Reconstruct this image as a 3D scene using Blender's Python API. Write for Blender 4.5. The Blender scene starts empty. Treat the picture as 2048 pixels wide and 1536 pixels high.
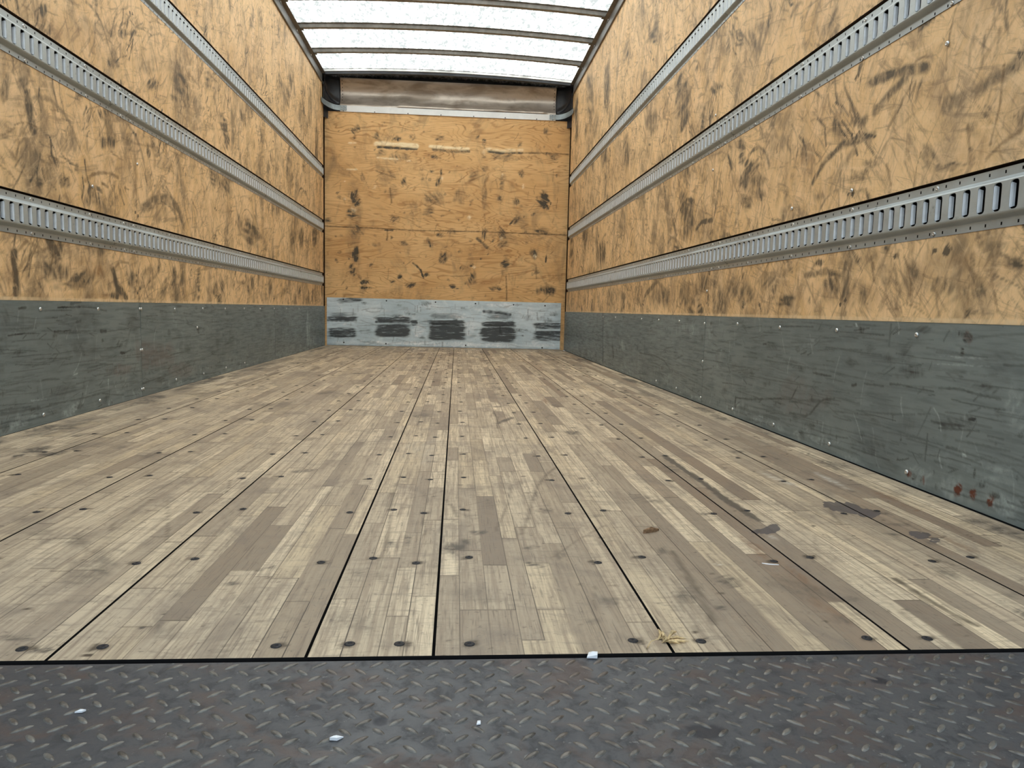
import bpy, bmesh, math, random
import numpy as np
from mathutils import Matrix, Vector

S = bpy.context.scene
COL = S.collection

# ------------------------------------------------------------------ camera
cd = bpy.data.cameras.new('camera')
cam = bpy.data.objects.new('camera', cd)
COL.objects.link(cam)
cd.sensor_width = 36.0
cd.lens = 1467.667 / 2048 * 36.0
cd.clip_start = 0.02
YAW, PIT, ROL = 0.0774, -0.10066, 0.02383
fw = Vector((math.sin(YAW) * math.cos(PIT), math.cos(YAW) * math.cos(PIT), math.sin(PIT)))
r0 = Vector((math.cos(YAW), -math.sin(YAW), 0))
u0 = r0.cross(fw)
rt = r0 * math.cos(ROL) + u0 * math.sin(ROL)
up = -r0 * math.sin(ROL) + u0 * math.cos(ROL)
m = Matrix((rt, up, -fw)).transposed().to_4x4()
m.translation = (0.10238, -0.81154, 0.39744)
cam.matrix_world = m
S.camera = cam

# ------------------------------------------------------------------ light
w = bpy.data.worlds.new('sky')
S.world = w
w.use_nodes = True
nt = w.node_tree
nt.nodes.clear()
wo = nt.nodes.new('ShaderNodeOutputWorld')
wb = nt.nodes.new('ShaderNodeBackground')
tc = nt.nodes.new('ShaderNodeTexCoord')
sx = nt.nodes.new('ShaderNodeSeparateXYZ')
cr = nt.nodes.new('ShaderNodeValToRGB')
cr.color_ramp.elements[0].position = 0.46
cr.color_ramp.elements[0].color = (0.20, 0.20, 0.21, 1)
cr.color_ramp.elements[1].position = 0.54
cr.color_ramp.elements[1].color = (0.70, 0.86, 1.0, 1)
mr = nt.nodes.new('ShaderNodeMapRange')
mr.inputs['From Min'].default_value = -1
nt.links.new(tc.outputs['Generated'], sx.inputs[0])
nt.links.new(sx.outputs['Z'], mr.inputs['Value'])
nt.links.new(mr.outputs[0], cr.inputs[0])
nt.links.new(cr.outputs[0], wb.inputs['Color'])
wb.inputs['Strength'].default_value = 0.55
nt.links.new(wb.outputs[0], wo.inputs['Surface'])
sd = bpy.data.lights.new('sun', 'SUN')
sd.energy = 12.5
sd.angle = math.radians(20)
sd.color = (1.0, 0.98, 0.94)
sun = bpy.data.objects.new('sun', sd)
COL.objects.link(sun)
sun.rotation_euler = (math.radians(-24), math.radians(4), 0)
S.view_settings.view_transform = 'Standard'
S.view_settings.look = 'None'
S.view_settings.gamma = 1.0
S.view_settings.use_curve_mapping = False
S.view_settings.exposure = 1.18
S.cycles.max_bounces = 10
S.cycles.diffuse_bounces = 8
S.cycles.transmission_bounces = 8
S.cycles.sample_clamp_indirect = 8.0

random.seed(7)
RNG = np.random.default_rng(11)
HW = 1.2          # half width of the box
D = 6.63          # depth to the front wall
PITCH = 0.0457    # slot pitch of the cargo rails
RAILS = [(0.5877, 0.7087), (1.1005, 1.2188), (1.6165, 1.7344)]
PLY_TOP = 2.486

MARKS = {
 'wl': {
  'dk': [[1.7019,1.2985,0.0255,0.0075,-0.0172,-0.048,0.7],[1.5751,1.0372,0.0342,0.0117,0.0041,-0.0479,0.55],[1.8897,1.0898,0.0273,0.0076,-0.0016,-0.0236,0.5],[2.0912,1.0815,0.0595,0.0152,-0.0015,-0.0219,0.55],[2.1042,0.9819,0.0708,0.0098,-0.0115,-0.0275,0.65],[2.4971,1.3013,0.0956,0.0379,0.0146,-0.0193,0.55],[2.8093,1.39,0.1122,0.0326,-0.006,-0.1022,0.5],[2.1529,1.2934,0.0329,0.0106,-0.0027,-0.0406,0.5],[2.2572,1.424,0.044,0.0157,-0.0012,-0.019,0.55],[2.3436,1.4605,0.0373,0.0133,-0.0011,-0.0176,0.55],[3.4747,1.3752,0.0787,0.0231,0.0351,-0.0576,0.6],[3.5335,1.3077,0.0639,0.0142,-0.0027,-0.0552,0.55],[2.8333,1.2706,0.0951,0.0242,-0.004,-0.0689,0.3],[2.4649,1.03,0.0253,0.0071,0.0137,-0.0335,0.5],[2.4771,1.3841,0.153,0.0488,-0.0026,-0.041,0.2],[3.5402,1.0754,0.1657,0.0276,-0.0034,-0.0697,0.5],[3.3736,1.0742,0.0503,0.0115,0.0268,-0.0476,0.45],[1.957,0.7594,0.0509,0.0075,-0.0029,-0.0423,0.5],[1.784,0.7827,0.0323,-0.0044,-0.0253,-0.0253,0.5],[1.6297,0.7647,0.0335,0.0057,-0.0016,-0.0216,0.45],[1.6178,0.826,0.0276,0.0054,-0.0025,-0.0336,0.3],[1.8347,0.9148,0.1151,0.0248,-0.0018,-0.025,0.25],[2.5823,0.7975,0.1221,0.016,-0.0029,-0.0479,0.3],[4.0316,0.8562,0.2538,0.0262,-0.0038,-0.0879,0.55],[3.7725,0.8796,0.0823,0.0094,-0.0034,-0.0741,0.35],[4.6788,1.0964,0.1781,0.0241,-0.0027,-0.078,0.4],[5.5134,0.9763,0.1788,0.0175,-0.003,-0.1235,0.55],[6.1241,1.0361,0.1198,0.0117,-0.0032,-0.1896,0.55],[5.0184,1.959,0.1322,0.0367,-0.0029,-0.0918,0.4],[5.5377,1.96,0.1379,0.0351,-0.0032,-0.1285,0.6],[6.2342,1.8615,0.0977,0.021,-0.0039,-0.2468,0.55],[3.2683,1.546,0.0955,0.0283,-0.003,-0.0563,0.4],[4.8141,1.9794,0.0908,0.0301,0.0637,-0.0676,0.45],[5.915,2.1322,0.1106,0.0295,-0.0034,-0.1697,0.35],[4.019,1.6121,0.1579,0.0416,-0.0024,-0.0549,0.3],[4.2409,1.3047,0.1246,0.0236,-0.0039,-0.0969,0.3],[5.121,1.4713,0.1555,0.0294,-0.0034,-0.1139,0.4],[1.4866,0.4227,0.02,0.0005,-0.001,-0.0133,0.6],[1.7224,0.4824,0.0764,0.0036,-0.0035,-0.0488,0.5],[1.8738,0.4723,0.1242,0.0051,-0.0024,-0.0346,0.5],[1.8245,0.4432,0.1397,0.0042,-0.0014,-0.0204,0.4],[1.7613,0.5516,0.1007,0.0075,-0.0023,-0.033,0.28],[2.2719,0.4906,0.0367,0.0015,-0.0031,-0.0479,0.5],[2.7066,0.4698,0.0543,0.0016,-0.0035,-0.0595,0.5],[3.0384,0.4974,0.0435,0.0015,-0.0039,-0.0703,0.45],[3.4126,0.4912,0.0615,0.0019,-0.0035,-0.0691,0.5],[3.2031,0.4639,0.0633,0.0016,-0.0014,-0.0262,0.3],[3.7871,0.5236,0.1358,0.0047,-0.0007,-0.0151,0.4],[4.4717,0.5128,0.111,0.0031,-0.0026,-0.0694,0.35],[1.4572,0.4567,0.0291,0.0012,-0.0022,-0.029,0.25],[2.0112,0.5793,0.0839,0.0066,-0.0017,-0.0254,0.35],[2.1027,0.4177,0.0492,0.0009,-0.001,-0.0151,0.45],[2.4463,0.4873,0.1029,0.0039,-0.0034,-0.055,0.25],[2.0268,1.3556,0.1273,0.0117,-0.0395,-0.0439,0.25],[1.8423,1.1607,0.0694,0.0014,-0.0313,-0.0349,0.2],[3.0953,1.137,0.1177,0.0238,-0.003,-0.0547,0.25],[2.6393,1.0014,0.1141,0.0216,-0.0019,-0.0307,0.25],[1.4768,0.88,0.0324,0.0143,0.0204,-0.0322,0.3],[1.5084,0.816,0.05,0.0101,-0.0013,-0.0175,0.2],[5.2871,1.0726,0.1105,0.013,-0.0027,-0.0988,0.4],[5.6669,0.5679,0.147,0.0046,-0.0017,-0.0768,0.35],[4.9236,0.5067,0.164,0.0041,-0.0017,-0.0529,0.3],[1.7261,0.8285,0.0423,0.008,-0.0014,-0.0192,0.25]],
  'br': [[1.9719,0.4978,0.0668,0.0033,-0.002,-0.0287,1.0],[1.5548,0.4047,0.1597,0.0027,-0.001,-0.0137,0.5],[1.9623,0.4115,0.2595,0.0044,-0.001,-0.0144,0.5],[1.8978,0.5185,0.158,0.0092,-0.0031,-0.0453,0.35],[1.4588,0.4785,0.0291,0.0015,-0.0049,-0.0653,0.45],[1.8192,1.2807,0.2447,0.017,-0.051,-0.0595,0.35],[2.2376,0.9253,0.2213,0.0419,-0.0038,-0.058,0.25],[1.6592,0.7078,0.1725,0.0248,-0.002,-0.0282,0.35],[3.2332,0.8827,0.4789,0.0626,-0.0041,-0.0781,0.25],[3.8165,1.8313,0.619,0.2002,-0.008,-0.1736,0.25],[1.5583,0.4533,0.1065,0.0041,-0.0033,-0.0456,0.35]],
  'ln': [[[1.586,1.008,1.598,0.96,1.608,0.914],0.0139,0.6],[[1.922,0.813,1.985,0.846,2.049,0.863,2.117,0.871,2.178,0.867],0.0051,0.65],[[2.404,0.78,2.483,0.828,2.677,0.868,2.795,0.825,2.854,0.751],0.0165,0.45],[[2.444,0.779,2.53,0.822,2.658,0.847,2.745,0.807],0.0084,0.35],[[1.485,0.531,1.486,0.48,1.491,0.415],0.0124,0.65],[[1.5,0.534,1.554,0.571,1.636,0.55],0.0043,0.55],[[1.495,0.472,1.533,0.506,1.595,0.547],0.0057,0.5],[[1.636,0.55,1.601,0.486,1.571,0.408],0.0061,0.35],[[1.636,0.55,1.693,0.567,1.802,0.581],0.0032,0.4],[[2.117,0.503,2.146,0.447,2.213,0.41],0.0135,0.75],[[2.146,0.447,2.14,0.418],0.0123,0.7],[[2.101,0.512,2.182,0.547,2.248,0.547],0.0044,0.5],[[2.722,0.532,2.73,0.464,2.74,0.413],0.0182,0.5],[[2.835,0.538,2.773,0.453,2.733,0.406],0.0155,0.4],[[1.725,0.85,1.752,0.849],0.0026,0.7],[[2.047,0.823,2.093,0.818],0.0042,0.8],[[2.232,0.838,2.267,0.836],0.0033,0.7],[[1.759,0.863,1.805,0.863],0.0017,0.5],[[1.544,0.961,1.643,0.952],0.0015,-0.5],[[1.579,1.265,1.618,1.266],0.0026,0.5],[[1.858,1.388,1.898,1.393,1.917,1.39],0.0054,0.4],[[1.684,0.851,1.74,0.815],0.0037,0.35],[[2.159,1.022,2.358,1.031,2.588,1.064],0.003,0.35],[[1.481,0.782,1.543,0.772],0.0025,0.4],[[2.103,1.077,2.126,1.014],0.0207,0.4],[[2.156,1.091,2.143,1.022],0.0116,-0.25],[[2.701,1.079,2.919,1.078],0.0031,0.4],[[1.462,0.835,1.582,0.771],0.0041,0.3],[[2.975,1.49,3.114,1.471],0.0057,0.35],[[3.203,1.756,3.44,1.709],0.0058,0.35]],
 },
 'wr': {
  'dk': [[3.5417,2.0052,-0.163,-0.0581,-0.0134,-0.0824,0.45],[4.1749,2.1135,-0.1524,-0.0508,-0.015,-0.0878,0.4],[4.82,2.08,-0.1751,-0.0508,-0.0428,-0.2369,0.5],[4.8383,1.9761,-0.1373,-0.0372,-0.0139,-0.0767,0.55],[5.5706,2.1868,-0.1996,-0.0544,-0.0497,-0.2602,0.35],[2.8702,1.455,-0.1523,-0.0417,-0.0231,-0.1499,0.55],[2.9313,1.423,-0.0875,-0.0229,-0.0098,-0.0635,0.3],[3.4586,1.4942,-0.1361,-0.0335,-0.0132,-0.0812,0.4],[2.4165,1.3727,-0.1337,-0.0034,-0.0385,-0.0259,0.5],[6.2673,2.2627,-0.1227,-0.0315,-0.0774,-0.3854,0.55],[4.861,1.5803,-0.1594,-0.032,-0.0211,-0.1157,0.5],[4.0575,1.4284,-0.1179,-0.0239,-0.0227,-0.1324,0.45],[2.7971,1.0843,-0.1479,-0.0265,-0.0095,-0.0615,0.4],[2.0621,1.033,-0.0473,-0.0097,-0.0084,-0.0589,0.6],[2.0077,0.9336,-0.0609,-0.0107,-0.0055,-0.0386,0.4],[1.9258,1.4502,-0.0721,-0.0359,0.0354,-0.0301,0.5],[1.9833,1.4045,-0.0687,-0.0234,-0.008,-0.0569,0.35],[1.5859,1.3465,-0.0218,-0.0081,-0.0044,-0.0325,0.4],[1.557,1.2592,-0.0356,-0.0121,-0.0055,-0.0403,0.2],[1.2023,0.9365,-0.0549,-0.0058,-0.0103,-0.0181,0.4],[1.1314,0.811,-0.0395,-0.0076,-0.0021,-0.0161,0.4],[1.1781,0.7904,-0.054,-0.0019,-0.0118,-0.0203,0.5],[1.948,0.9562,-0.0681,-0.0128,-0.0067,-0.0472,0.5],[0.6127,0.9221,-0.0135,-0.0045,-0.0012,-0.0099,0.65],[0.6284,0.9005,-0.022,-0.0069,-0.0012,-0.01,0.45],[0.6902,0.8395,-0.015,-0.0039,-0.001,-0.0083,0.6],[0.6959,0.8268,-0.0091,-0.0023,-0.0008,-0.0063,0.6],[0.7349,0.7646,-0.008,-0.0017,-0.0008,-0.0065,0.65],[0.597,0.7941,-0.0186,-0.0046,-0.0024,-0.0197,0.4],[0.8708,0.7737,-0.0337,-0.0067,-0.0038,-0.0304,0.35],[0.8034,0.7417,-0.079,-0.0104,-0.0026,-0.0103,0.45],[0.8029,0.8453,-0.02,-0.0094,0.0114,-0.0226,0.25],[1.9946,0.9106,-0.1713,-0.0289,-0.0049,-0.0346,0.5],[1.8543,0.8458,-0.0822,-0.0126,-0.0039,-0.0275,0.45],[1.9892,0.8383,-0.0805,-0.0116,-0.0055,-0.0384,0.45],[2.79,0.9343,-0.0822,-0.0114,-0.0152,-0.0984,0.45],[2.7076,0.8592,-0.1101,-0.0133,-0.0155,-0.1011,0.5],[1.4053,0.7633,-0.0639,-0.0095,-0.0025,-0.0184,0.35],[1.2083,0.7466,-0.0481,-0.0074,-0.0018,-0.014,0.4],[4.1131,1.501,-0.0903,-0.0194,-0.0144,-0.0836,0.4],[5.5664,1.0307,-0.1523,-0.0143,-0.0337,-0.1737,0.55],[4.8259,0.859,-0.1994,-0.0152,-0.0212,-0.1152,0.55],[4.1609,1.0051,-0.124,-0.0143,-0.0189,-0.1084,0.45],[6.311,0.9959,-0.1265,-0.01,-0.0398,-0.1939,0.45],[0.7751,0.5561,-0.0305,-0.0024,-0.0018,-0.0145,0.7],[0.8286,0.5547,-0.0108,-0.0008,-0.0013,-0.0104,0.7],[0.9786,0.5549,-0.0107,-0.0007,-0.0013,-0.01,0.65],[1.0224,0.5758,-0.0291,-0.0023,-0.0013,-0.0103,0.45],[1.1574,0.5552,-0.0205,-0.0013,-0.0014,-0.011,0.6],[1.3751,0.5617,-0.0314,-0.0019,-0.0016,-0.0122,0.6],[1.2838,0.485,-0.0639,-0.0018,-0.0054,-0.0409,0.5],[1.5792,0.4552,-0.1126,-0.0014,-0.0046,-0.0332,0.55],[1.98,0.495,-0.1316,-0.0033,-0.0072,-0.0502,0.4],[0.8278,0.4767,-0.0835,-0.0026,-0.0029,-0.0231,0.35],[0.6829,0.4575,-0.0548,-0.0012,-0.0034,-0.0275,0.5],[0.5809,0.5133,-0.0398,-0.0024,-0.0019,-0.0158,0.45],[0.6641,0.4152,-0.0746,0.0004,-0.001,-0.0084,0.45],[2.4016,0.5364,-0.0997,-0.0034,-0.0106,-0.0708,0.45],[3.17,0.4865,-0.2635,-0.0041,-0.0114,-0.071,0.45],[4.0272,0.6642,-0.4447,-0.0217,-0.0126,-0.0727,0.35],[3.6469,1.7485,-0.172,-0.0502,-0.0199,-0.1208,0.25],[4.3146,1.7113,-0.1624,-0.0402,-0.0243,-0.1392,0.3],[3.2351,1.2055,-0.1027,-0.0194,-0.0132,-0.0826,0.3],[2.3675,0.743,-0.1035,-0.0101,-0.0078,-0.0524,0.3],[2.2956,1.0893,-0.1223,-0.0255,-0.0093,-0.0636,0.22],[1.7135,1.0682,-0.1221,-0.0302,-0.0048,-0.0345,0.22],[1.5912,0.7323,-0.0899,-0.0112,-0.0041,-0.0298,0.28],[3.2769,0.832,-0.1269,-0.0124,-0.0126,-0.0782,0.35],[3.6555,1.0781,-0.1252,-0.018,-0.0152,-0.0913,0.35],[5.2686,1.9078,-0.1365,-0.0329,-0.031,-0.1652,0.4],[3.9824,2.2748,-0.1966,-0.0746,-0.0163,-0.0972,0.22],[2.6476,1.724,-0.1418,-0.0672,0.0529,-0.0304,0.22],[0.9946,0.4958,-0.0873,-0.0033,-0.0036,-0.0279,0.28],[1.7611,0.5251,-0.0949,-0.0036,-0.0075,-0.0534,0.35],[2.6818,0.4886,-0.1411,-0.0026,-0.0103,-0.0673,0.35],[5.2557,0.6587,-0.2313,-0.0088,-0.0237,-0.124,0.4],[4.3978,0.5198,-0.206,-0.0037,-0.0165,-0.0925,0.35],[1.3531,1.0935,-0.0634,-0.0045,-0.0145,-0.0172,0.25]],
  'br': [[2.0229,0.9002,-0.2315,-0.0378,-0.0111,-0.0777,0.35],[1.1298,0.4603,-0.2266,-0.0041,-0.0053,-0.0408,0.4],[0.7675,0.5092,-0.186,-0.0096,-0.0056,-0.0445,0.4],[3.3342,0.5287,-1.3461,-0.0335,-0.0185,-0.1136,0.35],[1.3635,0.9961,-0.1832,-0.0465,-0.006,-0.0447,0.3],[0.8894,0.9213,-0.114,-0.0318,-0.0059,-0.047,0.25],[3.1906,1.5376,-0.3993,-0.1089,-0.0258,-0.1629,0.25],[1.614,0.8985,-0.2277,-0.0431,-0.0091,-0.0666,0.22],[4.419,1.3953,-0.5114,-0.0935,-0.0377,-0.2134,0.3],[0.7035,0.757,-0.0767,-0.016,-0.0052,-0.0423,0.25]],
  'ln': [[[1.152,1.026,1.051,1.019,0.909,0.992],0.0101,0.55],[[0.995,0.993,1.056,0.974,1.123,0.945],0.0105,0.45],[[0.972,0.968,1.056,0.887],0.0043,0.4],[[1.45,0.813,1.387,0.86,1.292,0.893,1.122,0.885],0.0087,0.5],[[1.334,0.773,1.285,0.836,1.208,0.862],0.0071,0.3],[[0.601,0.911,0.673,0.896,0.733,0.885,0.831,0.882],0.0138,0.4],[[0.656,0.915,0.657,0.839,0.676,0.763],0.0023,0.65],[[0.75,0.819,0.741,0.775,0.734,0.735],0.0038,0.55],[[0.587,0.773,0.645,0.757,0.684,0.734],0.0035,0.5],[[1.053,0.792,1.039,0.771,1.024,0.738],0.0032,0.7],[[2.828,0.918,2.721,0.946,2.62,0.922],0.0101,0.65],[[2.809,0.898,2.71,0.923,2.624,0.904],0.0079,0.5],[[2.563,0.789,2.49,0.813,2.351,0.805],0.0093,0.7],[[1.458,0.526,1.332,0.534,1.243,0.517,1.189,0.461],0.0075,0.45],[[0.814,0.466,0.773,0.42],0.0029,0.4],[[0.962,0.488,0.928,0.438],0.0029,0.5],[[0.959,1.023,0.909,1.016],0.0025,0.6],[[1.222,1.068,1.208,1.092],0.0071,0.6],[[2.204,1.05,2.151,0.99],0.0075,0.6],[[2.196,0.726,2.246,0.669],0.0151,0.5],[[2.949,0.876,2.876,0.793],0.0093,0.5],[[0.924,0.902,1.022,0.873],0.0032,0.3],[[1.278,0.988,1.199,0.988],0.0024,-0.4],[[1.847,1.447,1.924,1.37],0.0137,0.3],[[1.539,1.378,1.6,1.324],0.0072,0.3],[[3.442,0.502,3.044,0.614],0.0132,0.5],[[2.951,0.493,3.35,0.628],0.0107,0.4],[[2.197,0.417,2.074,0.537],0.0132,0.4],[[0.699,1.019,0.622,0.999],0.002,0.3],[[0.675,0.99,0.726,0.937],0.0049,0.3]],
 },
 'bk': {
  'dk': [[-0.9001,2.1053,0.0451,-0.0143,-0.0196,-0.054,0.6],[-0.9228,1.471,0.0476,0.01,0.0119,-0.0658,0.85],[-0.8888,1.4097,0.0339,0.0012,0.0001,-0.0481,0.75],[-0.9273,1.2975,0.0582,0.0019,0.0001,-0.0676,0.65],[-0.8881,1.1391,0.0778,0.0025,0.0001,-0.0582,0.5],[-0.9021,0.8709,0.0586,0.0017,0.0003,-0.1173,0.85],[-0.9262,0.7429,0.0289,0.0059,0.0129,-0.0721,0.6],[-0.9222,1.1913,0.068,0.0022,0.0011,-0.5326,0.2],[-0.7028,2.0661,0.0241,0.001,0.0002,-0.0474,0.5],[-0.4997,2.0365,0.0339,0.0014,0.0002,-0.0285,0.6],[-0.3544,2.0519,0.0262,-0.0203,-0.0185,-0.0226,0.4],[-0.0866,2.0628,0.0488,0.002,0.0005,-0.0381,0.45],[-0.6536,1.8924,0.0677,0.0027,0.0002,-0.0381,0.4],[-0.4643,1.8616,0.1214,0.0047,0.0004,-0.0478,0.35],[-0.133,1.8744,0.0676,-0.009,-0.0031,-0.019,0.5],[0.5414,1.9006,0.1484,-0.0069,-0.0026,-0.0386,0.4],[1.0446,1.9201,0.0751,0.0029,0.0014,-0.0484,0.45],[-0.4331,1.6279,0.0341,0.0012,0.0004,-0.0433,0.65],[-0.0907,1.6452,0.0291,-0.004,-0.0102,-0.0622,0.6],[-0.0722,1.7326,0.0147,0.0005,0.0005,-0.0385,0.7],[-0.5589,1.5175,0.0536,0.0019,0.0005,-0.0722,0.3],[-0.1423,1.4644,0.0745,0.0649,0.0481,-0.054,0.35],[0.1132,1.517,0.056,-0.018,-0.042,-0.1201,0.3],[-0.518,1.2626,0.0489,0.0016,0.0003,-0.0437,0.55],[-0.1899,1.3366,0.059,0.002,0.0009,-0.0729,0.4],[0.5106,1.5017,0.0299,0.001,0.0006,-0.0292,0.65],[0.6809,1.4783,0.0299,0.0181,0.0234,-0.0373,0.6],[0.7242,1.7478,0.0299,0.0011,0.0011,-0.0437,0.6],[0.5318,1.6679,0.0249,0.0009,0.0024,-0.1067,0.4],[0.9412,1.5019,0.0547,-0.0075,-0.014,-0.0922,0.9],[0.9734,1.4295,0.0403,0.0014,0.0008,-0.0294,0.65],[0.9474,2.1674,0.0349,0.0014,0.001,-0.0336,0.5],[1.0228,1.4655,0.0101,0.0003,0.0005,-0.0172,1],[0.3458,2.0324,0.0246,0.001,0.0009,-0.0431,0.5],[0.3507,1.7823,0.0396,0.0015,0.0008,-0.0386,0.4],[0.3601,1.5597,0.0298,0.0011,0.0041,-0.204,0.3],[0.6856,1.2872,0.0471,0.0286,0.0183,-0.0292,0.45],[0.9354,1.167,0.0959,0.003,0.0018,-0.0642,0.45],[0.5437,1.1351,0.0501,0.0016,0.002,-0.0886,0.55],[0.3633,1.1491,0.0399,0.0012,0.0011,-0.0541,0.5],[0.5452,1.066,0.0501,0.0015,0.0013,-0.0592,0.4],[-0.4278,1.0267,0.0393,0.0012,0.0003,-0.0293,0.55],[-0.6974,1.0039,0.0685,0.0021,0.0001,-0.0244,0.4],[-0.1863,1.034,0.0445,0.0013,0.0008,-0.0637,0.5],[-0.0209,0.8963,0.0563,-0.0186,-0.0228,-0.0655,0.6],[0.58,0.864,0.0429,-0.0141,-0.021,-0.0613,0.7],[0.5817,0.7895,0.0453,0.0013,0.0011,-0.0497,0.3],[0.8756,0.952,0.0556,0.0016,0.0024,-0.0894,0.65],[0.9931,0.9156,0.0076,-0.0004,-0.0023,-0.0373,1.2],[0.8951,0.7931,0.0456,0.0013,0.0011,-0.0399,0.45],[0.2445,0.8297,0.03,0.0008,0.0004,-0.0198,0.9],[0.2566,0.711,0.0426,-0.0142,-0.026,-0.0754,0.5],[0.155,0.8025,0.0599,0.0017,0.0005,-0.0297,0.45],[-0.4742,0.6913,0.0258,-0.0141,-0.017,-0.0304,0.75],[-0.5381,0.6551,0.0345,0.0009,0.0002,-0.0247,0.5],[-0.8085,0.6331,0.0662,0.0017,0.0001,-0.0246,0.9],[-0.8083,0.5814,0.0614,0.0016,0.0,-0.0118,1],[-0.3598,0.6202,0.0594,0.0016,0.0003,-0.0346,0.7],[0.0682,0.6115,0.0395,-0.0059,-0.0036,-0.0221,0.9],[0.495,0.6076,0.0554,0.0014,0.0006,-0.0275,0.7],[0.997,0.6005,0.1222,0.0031,0.0017,-0.0603,0.5],[-0.1974,0.7284,0.0298,0.0008,0.0004,-0.0297,0.6],[-1.174,1.2315,0.0483,0.0016,-0.0,-0.0289,0.45],[-1.0051,1.693,0.1059,0.0039,0.0,-0.0572,0.28],[-0.8314,1.6517,0.029,0.0011,0.0002,-0.0574,0.35],[-1.1012,1.8321,0.0575,0.0022,-0.0,-0.038,0.25],[0.2383,1.7152,0.0691,0.0026,0.0014,-0.0773,0.25],[-0.6184,1.6835,0.0971,0.0036,0.0006,-0.0958,0.2],[0.7024,2.0227,0.0248,0.001,0.0007,-0.0289,0.4],[0.0249,1.1581,0.0595,0.0019,0.0005,-0.0343,0.4],[-0.0736,1.1208,0.0396,0.0012,0.0004,-0.0294,0.45]],
  'br': [[-1.1491,1.9014,0.0478,0.0019,-0.0,-0.0379,0.5],[0.7551,1.9041,0.1095,0.0042,0.001,-0.0387,0.5],[-0.2255,1.4325,0.2946,0.0101,0.0005,-0.0388,0.4],[1.09,0.7334,0.1019,0.0027,0.0015,-0.0501,0.5],[0.1705,1.3486,0.1487,0.005,0.0005,-0.0293,0.35],[1.1093,1.7719,0.0703,0.0026,0.0012,-0.0389,0.4],[-0.9555,0.7274,0.0879,0.0024,0.0002,-0.1275,0.4],[-0.2298,1.794,0.781,-0.0105,-0.002,-0.048,0.25],[-0.8611,1.9127,0.0963,0.0038,0.0005,-0.1899,0.3],[0.4266,0.9884,0.3004,0.0089,0.001,-0.0494,0.35],[0.8262,1.0993,0.252,0.0077,0.0012,-0.0445,0.35]],
  'lt': [[0.2112,1.2962,0.0255,0.0155,0.0102,-0.0166,1],[0.7424,1.622,0.015,0.0005,0.0006,-0.0243,1],[0.2698,0.8106,0.02,0.0006,0.0003,-0.0149,1.2],[-0.9274,1.3361,0.0388,0.0013,0.0,-0.0241,0.5],[-0.0616,1.6752,0.0147,0.0005,0.0004,-0.0289,0.7],[0.5354,1.7262,0.0149,0.0006,0.0003,-0.0145,0.8],[-1.0049,1.4393,0.0145,0.0005,0.0,-0.0144,0.9],[-1.0099,1.6069,0.012,0.0004,0.0,-0.0096,0.8],[0.8809,0.9422,0.0202,0.0006,0.0008,-0.0298,0.8],[0.3477,1.9364,0.0197,0.0008,0.0009,-0.0433,0.5],[-0.7148,1.5649,0.0222,0.0193,0.0125,-0.0143,0.5],[0.5395,1.1004,0.0251,0.0008,0.0006,-0.0246,0.4]],
  'ltl': [[[-0.707,1.981,-0.523,1.978,-0.315,1.972],0.0152,1.2],[[-0.183,1.973,0.013,1.966,0.194,1.964],0.0124,1.1],[[0.377,1.966,0.53,1.958,0.723,1.975],0.0125,0.8],[[-0.692,1.843,-0.595,1.842,-0.498,1.836],0.0067,0.9],[[-0.986,1.722,-0.89,1.726],0.0057,0.9],[[-0.972,1.975,-0.9,1.978],0.0057,0.9],[[-0.401,1.826,-0.376,1.827],0.0067,0.9]],
  'ln': [[[-0.688,1.948,-0.523,1.945,-0.314,1.944],0.0105,0.75],[[-0.153,1.95,0.013,1.933,0.195,1.94],0.0115,0.55],[[0.387,1.948,0.531,1.939,0.714,1.946],0.0106,0.75],[[0.719,1.946,0.953,1.955,1.189,1.95],0.0058,0.8],[[-1.203,1.173,-0.762,1.167,-0.331,1.157,0.273,1.166,1.199,1.16],0.0044,0.85],[[0.299,1.098,0.396,1.012],0.0125,0.5],[[-0.342,0.838,-0.302,0.809,-0.262,0.771,-0.232,0.693],0.0065,0.75],[[0.593,0.735,0.601,0.62,0.604,0.49],0.005,0.8],[[0.894,0.838,0.902,0.718],0.0051,0.6],[[-0.706,1.719,-0.521,1.663],0.0048,0.6],[[0.215,1.656,0.362,1.725],0.0048,0.5],[[-0.591,1.153,-0.595,1.056],0.0059,0.7],[[-0.615,1.153,-0.542,1.15],0.0068,0.9],[[-0.03,2.232,1.165,2.249],0.0005,0.1],[[-1.004,0.653,-1.038,0.602],0.0048,0.5],[[-0.569,1.56,-0.553,1.421],0.0059,0.6],[[-0.162,1.454,-0.226,1.505],0.0074,0.5],[[0.685,1.326,0.621,1.251],0.0074,0.5]],
 },
 'zp': {
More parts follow.
